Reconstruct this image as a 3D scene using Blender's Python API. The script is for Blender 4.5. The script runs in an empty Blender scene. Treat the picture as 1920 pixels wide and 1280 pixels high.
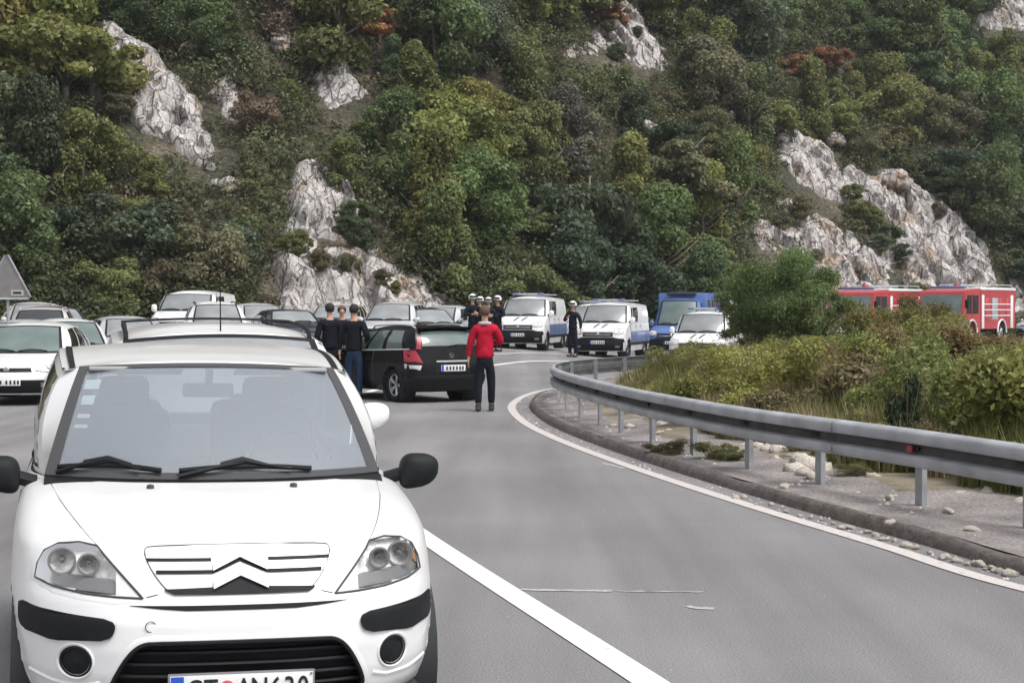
import bpy, bmesh, math, random
import numpy as np
from mathutils import Vector, Matrix, noise

SC = bpy.context.scene
COL = SC.collection
R = math.radians

# ------------------------------------------------------------------ camera
CAM_H, FPX, HORIZON = 1.70, 3100.0, 580.0
PITCH = math.atan((640 - HORIZON) / FPX)
cd = bpy.data.cameras.new('camera')
cd.sensor_width = 36.0
cd.lens = FPX / 1920 * 36.0
cd.clip_start, cd.clip_end = 0.1, 5000
cam = bpy.data.objects.new('camera', cd)
COL.objects.link(cam)
cam.location = (0, 0, CAM_H)
cam.rotation_euler = (R(90) - PITCH, 0, 0)
SC.camera = cam

# ------------------------------------------------------------------ sky, sun, exposure (overcast)
SUN_EL, SUN_AZ = 60, 130          # azimuth clockwise from +Y: light from behind right
world = bpy.data.worlds.new('World')
SC.world = world
world.use_nodes = True
wn, wl = world.node_tree.nodes, world.node_tree.links
wn.clear()
sky = wn.new('ShaderNodeTexSky'); sky.sky_type = 'NISHITA'; sky.sun_disc = False
sky.sun_elevation = R(SUN_EL); sky.sun_rotation = R(SUN_AZ)
sky.dust_density = 4.0; sky.air_density = 1.0; sky.ozone_density = 1.0
hs = wn.new('ShaderNodeHueSaturation'); hs.inputs['Saturation'].default_value = 0.16   # cloud veil: nearly grey
bg = wn.new('ShaderNodeBackground'); bg.inputs['Strength'].default_value = 0.15
wo = wn.new('ShaderNodeOutputWorld')
wl.new(sky.outputs[0], hs.inputs['Color']); wl.new(hs.outputs[0], bg.inputs['Color']); wl.new(bg.outputs[0], wo.inputs['Surface'])
sd = bpy.data.lights.new('sun', 'SUN'); sd.energy = 1.4; sd.angle = R(24); sd.color = (1.0, 0.97, 0.93)
sun = bpy.data.objects.new('sun', sd); COL.objects.link(sun)
to_sun = Vector((math.sin(R(SUN_AZ)) * math.cos(R(SUN_EL)), math.cos(R(SUN_AZ)) * math.cos(R(SUN_EL)), math.sin(R(SUN_EL))))
sun.rotation_euler = to_sun.to_track_quat('Z', 'Y').to_euler()
vs = SC.view_settings
SC.display_settings.display_device = 'sRGB'
vs.view_transform = 'Standard'; vs.look = 'None'; vs.gamma = 1.0; vs.use_curve_mapping = False
vs.exposure = 0.6
SC.cycles.max_bounces = 6; SC.cycles.diffuse_bounces = 3; SC.cycles.glossy_bounces = 3
SC.cycles.transparent_max_bounces = 12; SC.cycles.transmission_bounces = 4
SC.cycles.use_denoising = True

# ------------------------------------------------------------------ helpers
def ray(px, py):
    a, b = (px - 960) / FPX, -(py - 640) / FPX
    c, s = math.cos(PITCH), math.sin(PITCH)
    return Vector((a, c + b * s, -s + b * c))

def at(px, py, D):
    """world point D metres ahead (along +Y) seen at photo pixel px, py"""
    d = ray(px, py)
    return Vector((0, 0, CAM_H)) + d * (D / d.y)

def px_of(p):
    x, y, z = p[0], p[1], p[2] - CAM_H
    c, s = math.cos(PITCH), math.sin(PITCH)
    f = y * c - z * s; u = y * s + z * c
    return 960 + FPX * x / f, 640 - FPX * u / f

def tag(o, label=None, cat=None, group=None, kind=None):
    if label: o['label'] = label
    if cat: o['category'] = cat
    if group: o['group'] = group
    if kind: o['kind'] = kind
    return o

def empty(name, loc=(0, 0, 0), rz=0.0):
    o = bpy.data.objects.new(name, None); COL.objects.link(o)
    o.location = loc; o.rotation_euler = (0, 0, rz); o.empty_display_size = 0.2
    return o

def mesh_obj(name, verts, faces, mat=None, parent=None, smooth=True, auto=None):
    me = bpy.data.meshes.new(name)
    me.from_pydata([tuple(v) for v in verts], [], faces)
    me.validate()
    if mat is not None:
        for m in (mat if isinstance(mat, (list, tuple)) else [mat]): me.materials.append(m)
    if smooth: me.shade_smooth()
    if auto: me.set_sharp_from_angle(angle=R(auto))
    o = bpy.data.objects.new(name, me); COL.objects.link(o)
    if parent is not None: o.parent = parent
    return o

class MB:
    """collects shapes for one mesh"""
    def __init__(s): s.v = []; s.f = []; s.m = []
    def add(s, v, f, mi=0):
        n = len(s.v); s.v += [tuple(p) for p in v]; s.f += [tuple(i + n for i in q) for q in f]; s.m += [mi] * len(f)
        return s
    def box(s, c, d, rz=0.0, bev=0.0, mi=0, rx=0.0):
        hx, hy, hz = d[0] / 2, d[1] / 2, d[2] / 2
        M = Matrix.Rotation(rz, 4, 'Z') @ Matrix.Rotation(rx, 4, 'X')
        if bev <= 0:
            vs = [(x, y, z) for x in (-hx, hx) for y in (-hy, hy) for z in (-hz, hz)]
            fs = [(0, 1, 3, 2), (4, 6, 7, 5), (0, 4, 5, 1), (2, 3, 7, 6), (0, 2, 6, 4), (1, 5, 7, 3)]
        else:
            b = bmesh.new(); bmesh.ops.create_cube(b, size=1)
            for v in b.verts: v.co = Vector((v.co.x * d[0], v.co.y * d[1], v.co.z * d[2]))
            bmesh.ops.bevel(b, geom=list(b.edges) , offset=min(bev, min(d) * .45), segments=2, affect='EDGES', profile=0.5)
            b.verts.index_update()
            vs = [tuple(v.co) for v in b.verts]; fs = [tuple(v.index for v in f.verts) for f in b.faces]; b.free()
        vs = [tuple(Vector(c) + M @ Vector(v)) for v in vs]
        return s.add(vs, fs, mi)
    def tube(s, pts, rad, n=8, mi=0, caps=True, sy=1.0):
        pts = [Vector(p) for p in pts]
        rads = rad if isinstance(rad, (list, tuple)) else [rad] * len(pts)
        vs = []; fs = []
        up = Vector((0, 0, 1))
        t0 = (pts[1] - pts[0]).normalized()
        if abs(t0.dot(up)) > .9: up = Vector((1, 0, 0))
        for i, p in enumerate(pts):
            t = (pts[min(i + 1, len(pts) - 1)] - pts[max(i - 1, 0)]).normalized()
            a = t.cross(up).normalized(); b = t.cross(a).normalized(); up = -b if b.dot(up) < 0 else b
            for k in range(n):
                an = 2 * math.pi * k / n
                vs.append(p + (a * math.cos(an) + b * math.sin(an) * sy) * rads[i])
        for i in range(len(pts) - 1):
            for k in range(n):
                fs.append((i * n + k, i * n + (k + 1) % n, (i + 1) * n + (k + 1) % n, (i + 1) * n + k))
        if caps:
            fs.append(tuple(range(n))[::-1]); fs.append(tuple((len(pts) - 1) * n + k for k in range(n)))
        return s.add(vs, fs, mi)
    def lathe(s, prof, n=24, axis='Z', c=(0, 0, 0), mi=0):
        vs = []; fs = []
        for r, h in prof:
            for k in range(n):
                a = 2 * math.pi * k / n
                p = (r * math.cos(a), r * math.sin(a), h)
                if axis == 'X': p = (h, p[0], p[1])
                elif axis == 'Y': p = (p[0], h, p[1])
                vs.append((p[0] + c[0], p[1] + c[1], p[2] + c[2]))
        for i in range(len(prof) - 1):
            for k in range(n):
                fs.append((i * n + k, i * n + (k + 1) % n, (i + 1) * n + (k + 1) % n, (i + 1) * n + k))
        return s.add(vs, fs, mi)
    def grid(s, P, mi=0, mask=None):
        """P[i][j] points"""
        ni, nj = len(P), len(P[0]); vs = [p for r in P for p in r]
        fs = [(i * nj + j, i * nj + j + 1, (i + 1) * nj + j + 1, (i + 1) * nj + j) for i in range(ni - 1) for j in range(nj - 1) if mask is None or mask(i, j)]
        return s.add(vs, fs, mi)
    def prism(s, poly, y0, y1, mi=0):
        """polygon in x,z extruded along y"""
        n = len(poly)
        vs = [(x, y0, z) for x, z in poly] + [(x, y1, z) for x, z in poly]
        fs = [tuple(range(n)), tuple(range(2 * n - 1, n - 1, -1))] + [(i, i + n, (i + 1) % n + n, (i + 1) % n) for i in range(n)]
        return s.add(vs, fs, mi)
    def build(s, name, mat, parent=None, smooth=True, auto=35):
        o = mesh_obj(name, s.v, s.f, mat, parent, smooth, None)
        if len(set(s.m)) > 1 and len(o.data.polygons) == len(s.m): o.data.polygons.foreach_set('material_index', s.m)
        if smooth and auto: o.data.set_sharp_from_angle(angle=R(auto))
        return o

def kids(o): return [c for c in bpy.data.objects if c.parent == o]
def copy_tree(o, parent=None, cm=None):
    cm = cm if cm is not None else {}
    if not cm:
        for c in bpy.data.objects:
            if c.parent: cm.setdefault(c.parent.name, []).append(c)
    c = o.copy(); COL.objects.link(c); c.parent = parent
    for ch in cm.get(o.name, []): copy_tree(ch, c, cm)
    return c

# ------------------------------------------------------------------ materials
def new_mat(name):
    m = bpy.data.materials.new(name); m.use_nodes = True
    return m, m.node_tree.nodes, m.node_tree.links, m.node_tree.nodes['Principled BSDF']

def mat(name, col, rough=0.5, metal=0.0, spec=0.5, coat=0.0, noise_amt=0.0, noise_scale=8.0, bump=0.0, bump_scale=40.0, emit=None):
    m, n, l, b = new_mat(name)
    b.inputs['Base Color'].default_value = (*col, 1); b.inputs['Roughness'].default_value = rough
    b.inputs['Metallic'].default_value = metal; b.inputs['Specular IOR Level'].default_value = spec
    b.inputs['Coat Weight'].default_value = coat; b.inputs['Coat Roughness'].default_value = 0.05
    tc = n.new('ShaderNodeTexCoord')
    if noise_amt > 0:
        t = n.new('ShaderNodeTexNoise'); t.inputs['Scale'].default_value = noise_scale; t.inputs['Detail'].default_value = 6
        l.new(tc.outputs['Object'], t.inputs['Vector'])
        mr = n.new('ShaderNodeMapRange'); mr.inputs[1].default_value = .3; mr.inputs[2].default_value = .7
        mr.inputs[3].default_value = 1 - noise_amt; mr.inputs[4].default_value = 1 + noise_amt
        l.new(t.outputs[0], mr.inputs[0])
        mx = n.new('ShaderNodeVectorMath'); mx.operation = 'SCALE'; mx.inputs[0].default_value = col
        l.new(mr.outputs[0], mx.inputs['Scale']); l.new(mx.outputs[0], b.inputs['Base Color'])
        mr2 = n.new('ShaderNodeMapRange'); mr2.inputs[3].default_value = max(0.02, rough * .8); mr2.inputs[4].default_value = min(1, rough * 1.25)
        if not coat: l.new(t.outputs[0], mr2.inputs[0]); l.new(mr2.outputs[0], b.inputs['Roughness'])
    if bump > 0:
        t2 = n.new('ShaderNodeTexNoise'); t2.inputs['Scale'].default_value = bump_scale; t2.inputs['Detail'].default_value = 5
        l.new(tc.outputs['Object'], t2.inputs['Vector'])
        bp = n.new('ShaderNodeBump'); bp.inputs['Strength'].default_value = bump; bp.inputs['Distance'].default_value = 0.02
        l.new(t2.outputs[0], bp.inputs['Height']); l.new(bp.outputs[0], b.inputs['Normal'])
    if emit:
        b.inputs['Emission Color'].default_value = (*emit[0], 1); b.inputs['Emission Strength'].default_value = emit[1]
    return m

def ramp(n, l, src, stops):
    r = n.new('ShaderNodeValToRGB'); e = r.color_ramp.elements
    while len(e) > 1: e.remove(e[-1])
    e[0].position = stops[0][0]; e[0].color = (*stops[0][1], 1)
    for p, c in stops[1:]:
        x = e.new(p); x.color = (*c, 1)
    l.new(src, r.inputs[0]); return r

def glass_mat(name, tint=(0.75, 0.8, 0.8), film=(0.3, 0.32, 0.34), film_amt=0.1, ior=1.5):
    """thin glass: fresnel reflection over tinted see-through with a pale diffuse film painting in reflected haze"""
    m, n, l, b = new_mat(name); n.remove(b)
    out = n['Material Output']
    tr = n.new('ShaderNodeBsdfTransparent'); tr.inputs[0].default_value = (*tint, 1)
    df = n.new('ShaderNodeBsdfDiffuse'); df.inputs[0].default_value = (*film, 1)
    m1 = n.new('ShaderNodeMixShader'); m1.inputs[0].default_value = film_amt
    l.new(tr.outputs[0], m1.inputs[1]); l.new(df.outputs[0], m1.inputs[2])
    gl = n.new('ShaderNodeBsdfGlossy'); gl.inputs['Roughness'].default_value = 0.03
    fr = n.new('ShaderNodeFresnel'); fr.inputs[0].default_value = ior
    ml = n.new('ShaderNodeMath'); ml.operation = 'MULTIPLY'; ml.inputs[1].default_value = 1.7; ml.use_clamp = True
    l.new(fr.outputs[0], ml.inputs[0])
    m2 = n.new('ShaderNodeMixShader'); l.new(ml.outputs[0], m2.inputs[0]); l.new(m1.outputs[0], m2.inputs[1]); l.new(gl.outputs[0], m2.inputs[2])
    l.new(m2.outputs[0], out.inputs['Surface'])
    return m

def leaf_mat(name, rough=0.65, trans=0.38):
    """colour = the object's own colour, varied leaf by leaf through the mesh attribute 'leaf'"""
    m, n, l, b = new_mat(name); n.remove(b); out = n['Material Output']
    oi = n.new('ShaderNodeObjectInfo')
    at_ = n.new('ShaderNodeAttribute'); at_.attribute_name = 'leaf'
    sep = n.new('ShaderNodeSeparateXYZ'); l.new(at_.outputs['Vector'], sep.inputs[0])
    mr = n.new('ShaderNodeMapRange'); mr.inputs[3].default_value = .65; mr.inputs[4].default_value = 1.5
    l.new(sep.outputs[0], mr.inputs[0])
    hsv = n.new('ShaderNodeHueSaturation')
    mh = n.new('ShaderNodeMapRange'); mh.inputs[3].default_value = .472; mh.inputs[4].default_value = .506
    l.new(sep.outputs[1], mh.inputs[0]); l.new(mh.outputs[0], hsv.inputs['Hue'])
    l.new(oi.outputs['Color'], hsv.inputs['Color']); l.new(mr.outputs[0], hsv.inputs['Value'])
    df = n.new('ShaderNodeBsdfDiffuse'); tl = n.new('ShaderNodeBsdfTranslucent')
    l.new(hsv.outputs[0], df.inputs[0]); l.new(hsv.outputs[0], tl.inputs[0])
    mx = n.new('ShaderNodeMixShader'); mx.inputs[0].default_value = trans
    l.new(df.outputs[0], mx.inputs[1]); l.new(tl.outputs[0], mx.inputs[2])
    gl = n.new('ShaderNodeBsdfGlossy'); gl.inputs['Roughness'].default_value = .45; gl.inputs[0].default_value = (.9, .95, .9, 1)
    m2 = n.new('ShaderNodeMixShader'); m2.inputs[0].default_value = .015
    l.new(mx.outputs[0], m2.inputs[1]); l.new(gl.outputs[0], m2.inputs[2]); l.new(m2.outputs[0], out.inputs['Surface'])
    return m

M_LEAF = leaf_mat('leaf')
M_BARK = mat('bark', (.16, .13, .10), .9, noise_amt=.4, noise_scale=3)

# ------------------------------------------------------------------ ground heights
def sstep(a, b, x):
    t = np.clip((x - a) / (b - a), 0, 1); return t * t * (3 - 2 * t)
def ground_h(x, y):
    """road banked in the bend: outer side up, inner side slightly down"""
    a = np.interp(x, [-30, -4, 0.2, 3.2, 6.6, 12, 25], [.45, .45, .25, .0, -.3, -.28, -.05])
    return float(a * sstep(36, 50, y))
YB_X = [-70, -40, -20, -10, 0, 6, 12, 25, 40, 70, 110]
YB_Y = [34, 50, 60, 66, 73, 79, 85, 97, 108, 122, 135]
def yb(x): return float(np.interp(x, YB_X, YB_Y))
def hill_h(x, y):
    d = y - yb(x)
    if d < 0: return ground_h(x, y) + d * .5
    t = 1 - math.exp(-d / 3.0)
    z = .74 * d + .7 * t
    z += (noise.noise(Vector((x * .07, y * .07, 1.3))) * 2.2 + noise.noise(Vector((x * .23, y * .23, 7.1))) * .8) * min(1, d / 5)
    return ground_h(x, y) + z
def hill_hit(px, py):
    d = ray(px, py); o = Vector((0, 0, CAM_H)); t = 45.0 / d.y; step = .5
    while t < 400:
        p = o + d * t
        if p.z < hill_h(p.x, p.y) and p.y > yb(p.x): return p
        t += step
    return None
# ------------------------------------------------------------------ ground, road
def asphalt_mat():
    m, n, l, b = new_mat('asphalt')
    tc = n.new('ShaderNodeTexCoord')
    def nz(s, d=5, w=None):
        t = n.new('ShaderNodeTexNoise'); t.inputs['Scale'].default_value = s; t.inputs['Detail'].default_value = d
        l.new(w or tc.outputs['Object'], t.inputs['Vector']); return t.outputs[0]
    big = ramp(n, l, nz(.35, 4), [(.3, (.172, .165, .170)), (.55, (.205, .198, .204)), (.75, (.240, .228, .230))])
    mp = n.new('ShaderNodeMapping'); mp.inputs['Rotation'].default_value = (0, 0, R(-15)); mp.inputs['Scale'].default_value = (1.6, .10, 1)
    l.new(tc.outputs['Object'], mp.inputs[0])
    streak = ramp(n, l, nz(1.0, 6, mp.outputs[0]), [(.35, (.78, .78, .78)), (.62, (1.06, 1.06, 1.06))])
    fine = ramp(n, l, nz(90, 3), [(.3, (.6, .6, .6)), (.7, (1.36, 1.36, 1.36))])
    vr = n.new('ShaderNodeTexVoronoi'); vr.inputs['Scale'].default_value = 60; l.new(tc.outputs['Object'], vr.inputs['Vector'])
    speck = ramp(n, l, vr.outputs['Distance'], [(.05, (1.9, 1.85, 1.75)), (.16, (1, 1, 1))])
    def mul(a, c):
        x = n.new('ShaderNodeMix'); x.data_type = 'RGBA'; x.blend_type = 'MULTIPLY'; x.inputs[0].default_value = 1
        l.new(a, x.inputs[6]); l.new(c, x.inputs[7]); return x.outputs[2]
    c = mul(mul(mul(big.outputs[0], streak.outputs[0]), fine.outputs[0]), speck.outputs[0])
    l.new(c, b.inputs['Base Color']); b.inputs['Roughness'].default_value = .72
    bp = n.new('ShaderNodeBump'); bp.inputs['Strength'].default_value = .5; bp.inputs['Distance'].default_value = .006
    l.new(nz(140, 3), bp.inputs['Height']); l.new(bp.outputs[0], b.inputs['Normal'])
    return m
M_ASPH = asphalt_mat()

def ground_sheet(name, xs, ys, matl, dz=0.0, mask=None):
    P = [[(x, y, ground_h(x, y) + dz) for x in xs] for y in ys]
    o = MB().grid(P, mask=mask).build(name, matl, auto=None); o['kind'] = 'structure'; return o
xs = sorted(set([-900, -400, -200, -120, -70] + [round(-50 + .8 * i, 2) for i in range(125)] + [60, 80, 120, 200, 400, 900]))
ys = sorted(set([-600, -300, -120, -50, -20, -8, 0] + [round(4 + .8 * i, 2) for i in range(140)] + [130, 200, 400, 900, 1500]))
road = ground_sheet('road', xs, ys, M_ASPH)

def smooth_path(pts, step=.25):
    """Catmull-Rom through points, resampled"""
    P = [Vector(p) for p in pts]; P = [P[0] * 2 - P[1]] + P + [P[-1] * 2 - P[-2]]
    out = []
    for i in range(1, len(P) - 2):
        n = max(2, int((P[i + 1] - P[i]).length / step))
        for k in range(n):
            t = k / n; a, b, c, d = P[i - 1], P[i], P[i + 1], P[i + 2]
            out.append(.5 * ((2 * b) + (c - a) * t + (2 * a - 5 * b + 4 * c - d) * t * t + (3 * b - a - 3 * c + d) * t ** 3))
    out.append(P[-2]); return out
def offs(path, d):
    out = []
    for i, p in enumerate(path):
        t = (path[min(i + 1, len(path) - 1)] - path[max(i - 1, 0)]).normalized()
        out.append(p + Vector((t.y, -t.x)) * d)      # + = right of travel
    return out
def ribbon(name, path, half, matl, dz, kind='structure', parent=None, jit=0.0):
    a, b = offs(path, -half), offs(path, half)
    rng = random.Random(5)
    P = [[(q.x + rng.uniform(-jit, jit), q.y + rng.uniform(-jit, jit), ground_h(q.x, q.y) + dz) for q in (u, (u + v) / 2, v)] for u, v in zip(a, b)]
    o = MB().grid(P).build(name, matl, parent, auto=None)
    if kind: o['kind'] = kind
    return o

def paint_mat(name, col, wear=.5):
    m, n, l, b = new_mat(name)
    tc = n.new('ShaderNodeTexCoord')
    t = n.new('ShaderNodeTexNoise'); t.inputs['Scale'].default_value = 14; t.inputs['Detail'].default_value = 8; t.inputs['Roughness'].default_value = .7
    l.new(tc.outputs['Object'], t.inputs['Vector'])
    r = ramp(n, l, t.outputs[0], [(wear - .12, (.3, .29, .285)), (wear, col)])
    l.new(r.outputs[0], b.inputs['Base Color']); b.inputs['Roughness'].default_value = .7
    return m
M_LINE = paint_mat('road_paint', (.72, .71, .69), .42)
M_EDGE = paint_mat('edge_paint', (.52, .48, .46), .45)
M_SCUFF = paint_mat('scuff', (.42, .41, .40), .52)

lane1 = smooth_path([(1.4, 4.5), (.62, 7.53), (-.7, 12.5), (-2.0, 18), (-2.9, 24), (-3.1, 31), (-2.4, 38.5), (-.36, 45), (1.44, 49.7), (5.2, 57), (12, 67), (22, 80)])
ribbon('lane_line', lane1, .085, M_LINE, .006)
lane2 = smooth_path([(-6.1, 31), (-4.9, 38.5), (-2.9, 46), (-.5, 52.6), (.95, 57.2), (4.0, 63), (10, 72)])
ribbon('lane_line', lane2, .075, M_LINE, .006)
edge_pts = [(6.2, 4.2), (4.3, 7.4), (3.11, 10.04), (2.67, 11.84), (2.07, 14.24), (1.39, 17.3), (.68, 21.1), (.22, 24.5), (.0, 28.0), (.06, 30.5), (.3, 32.8), (.75, 35.0), (1.8, 38.0), (4.0, 42.2), (8.0, 48.4), (13.5, 56), (22, 68), (34, 84)]
edge = smooth_path(edge_pts)
ribbon('edge_line', edge, .07, M_EDGE, .006)
# scrapes and seams in the asphalt
def gpt(px, py, dz=0.0):
    d = ray(px, py); t = (dz - CAM_H) / d.z; p = Vector((0, 0, CAM_H)) + d * t
    return (p.x, p.y)
for pts, w in (([(975, 1105), (1060, 1107), (1150, 1108)], .02), ([(1150, 1108), (1220, 1109), (1320, 1110)], .008), ([(1288, 1137), (1312, 1140), (1342, 1141)], .022),
               ([(1130, 868), (1170, 878)], .02)):
    ribbon('road_scuff', smooth_path([gpt(*p) for p in pts], .05), w * 1.3, M_SCUFF, .004, jit=.012)
M_SEAM = mat('tar_seam', (.12, .115, .118), .8, noise_amt=.3, noise_scale=5)
M_PATCH = mat('tar_patch', (.185, .180, .184), .8, noise_amt=.25, noise_scale=3, bump=.3)

# verge: kerb and raised asphalt shoulder
def section_mesh(name, path, prof, matl, parent=None, noise_amp=0.0):
    """prof: list of (offset to the right, height)"""
    P = []
    offsd = [offs(path, o) for o, _ in prof]
    for i in range(len(path)):
        row = []
        for k, (o, h) in enumerate(prof):
            q = offsd[k][i]
            hh = h + (noise.noise(Vector((q.x * 1.7, q.y * 1.7, k * .3))) * noise_amp if 0 < k else 0)
            row.append((q.x, q.y, ground_h(q.x, q.y) + hh))
        P.append(row)
    return MB().grid(P).build(name, matl, parent, auto=50)
M_KERB = mat('kerb_dirt', (.105, .09, .082), .95, noise_amt=.35, noise_scale=9, bump=.8, bump_scale=30)
def verge_mat():
    m, n, l, b = new_mat('verge')
    tc = n.new('ShaderNodeTexCoord')
    def nz(s, d=5):
        t = n.new('ShaderNodeTexNoise'); t.inputs['Scale'].default_value = s; t.inputs['Detail'].default_value = d
        l.new(tc.outputs['Object'], t.inputs['Vector']); return t.outputs[0]
    a = ramp(n, l, nz(1.3, 8), [(.35, (.13, .118, .115)), (.5, (.205, .188, .185)), (.68, (.29, .262, .25))])
    f = ramp(n, l, nz(38, 5), [(.3, (.55, .55, .55)), (.5, (1, 1, 1)), (.72, (1.5, 1.45, 1.4))])
    x = n.new('ShaderNodeMix'); x.data_type = 'RGBA'; x.blend_type = 'MULTIPLY'; x.inputs[0].default_value = 1
    l.new(a.outputs[0], x.inputs[6]); l.new(f.outputs[0], x.inputs[7]); l.new(x.outputs[2], b.inputs['Base Color'])
    b.inputs['Roughness'].default_value = .95
    bp = n.new('ShaderNodeBump'); bp.inputs['Strength'].default_value = .9; bp.inputs['Distance'].default_value = .03
    l.new(nz(26, 8), bp.inputs['Height']); l.new(bp.outputs[0], b.inputs['Normal'])
    return m
M_VERGE = verge_mat()
M_SOIL = mat('soil', (.17, .145, .105), .95, noise_amt=.5, noise_scale=2.5, bump=.9, bump_scale=12)
k = section_mesh('kerb', edge, [(.31, 0), (.325, .05), (.35, .09), (.38, .10), (.40, .10)], M_KERB, noise_amp=.025); k['kind'] = 'structure'
k = section_mesh('verge', edge, [(.40, .098), (.7, .10), (1.0, .10), (1.3, .11), (1.7, .12), (2.1, .11), (2.6, .09)], M_VERGE, noise_amp=.03); k['kind'] = 'structure'

# island ground behind the rail: mound of soil
RAIL_PTS = [(5.6, 6.6), (4.75, 8.8), (4.10, 10.8), (3.72, 12.0), (3.30, 13.5), (2.45, 16.1), (1.95, 18.2), (1.48, 20.7), (1.05, 23.9), (.80, 26.4), (.74, 28.3), (.88, 30.2), (1.35, 32.0), (2.5, 34.6), (4.6, 38.2), (8.2, 43.8), (12.5, 50.0), (17.0, 56.6), (24, 66.5), (34, 80.5)]
rail = smooth_path(RAIL_PTS, .2)
RX = np.array([p.x for p in rail]); RY = np.array([p.y for p in rail])
def rail_dist(x, y):
    return float(np.sqrt(((RX - x) ** 2 + (RY - y) ** 2).min()))
def inside_island(x, y):
    """right of the near branch and in front of the far branch"""
    near = [i for i in range(len(RX)) if RY[i] <= 28.3]; far = [i for i in range(len(RX)) if RY[i] > 28.3]
    if y <= 28.3:
        xr = np.interp(y, RY[near], RX[near]); return x > xr
    xr = np.interp(y, RY[far], RX[far]); return x > xr
def mound(x, y):
    d = rail_dist(x, y)
    return .12 + .55 * float(sstep(.5, 6, d)) * float(sstep(11, 22, y)) + .12 * noise.noise(Vector((x * .6, y * .6, 3)))
ix = [round(.4 + .5 * i, 2) for i in range(110)]; iy = [round(5 + .5 * i, 2) for i in range(150)]
cache = {}
for j, y in enumerate(iy):
    for i, x in enumerate(ix): cache[(j, i)] = (rail_dist(x, y), inside_island(x, y))
P = [[(x, y, ground_h(x, y) + (mound(x, y) if (cache[(j, i)][1] and cache[(j, i)][0] > .35) else -.15)) for i, x in enumerate(ix)] for j, y in enumerate(iy)]
isl = MB().grid(P, mask=lambda j, i: any(cache[(a, b)][1] for a in (j, j + 1) for b in (i, i + 1))).build('island_ground', M_SOIL, auto=None)
isl['kind'] = 'structure'

# ------------------------------------------------------------------ hillside
def hill_mat():
    m, n, l, b = new_mat('hill_soil')
    tc = n.new('ShaderNodeTexCoord')
    def nz(s, d=6):
        t = n.new('ShaderNodeTexNoise'); t.inputs['Scale'].default_value = s; t.inputs['Detail'].default_value = d
        l.new(tc.outputs['Object'], t.inputs['Vector']); return t.outputs[0]
    a = ramp(n, l, nz(.35), [(.35, (.04, .045, .024)), (.5, (.07, .062, .04)), (.64, (.11, .092, .065)), (.76, (.22, .205, .18))])
    f = ramp(n, l, nz(5, 8), [(.35, (.35, .35, .32)), (.5, (1, 1, 1)), (.62, (1.2, 1.15, 1.1)), (.7, (2.6, 2.5, 2.4))])
    x = n.new('ShaderNodeMix'); x.data_type = 'RGBA'; x.blend_type = 'MULTIPLY'; x.inputs[0].default_value = 1
    l.new(a.outputs[0], x.inputs[6]); l.new(f.outputs[0], x.inputs[7]); l.new(x.outputs[2], b.inputs['Base Color']); b.inputs['Roughness'].default_value = .95
    bp = n.new('ShaderNodeBump'); bp.inputs['Strength'].default_value = 1; bp.inputs['Distance'].default_value = .3
    l.new(nz(4, 8), bp.inputs['Height']); l.new(bp.outputs[0], b.inputs['Normal'])
    return m
M_HILL = hill_mat()
hx = [-160, -120, -95] + [-75 + 1.5 * i for i in range(121)] + [120, 150, 200]
P = []
for k_ in range(95):
    d = -2 + (k_ * 1.2 if k_ < 80 else 94 + (k_ - 79) * 8)
    P.append([(x, yb(x) + d, hill_h(x, yb(x) + d)) for x in hx])
hill = MB().grid(P).build('hillside', M_HILL, auto=None); hill['kind'] = 'structure'

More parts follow.
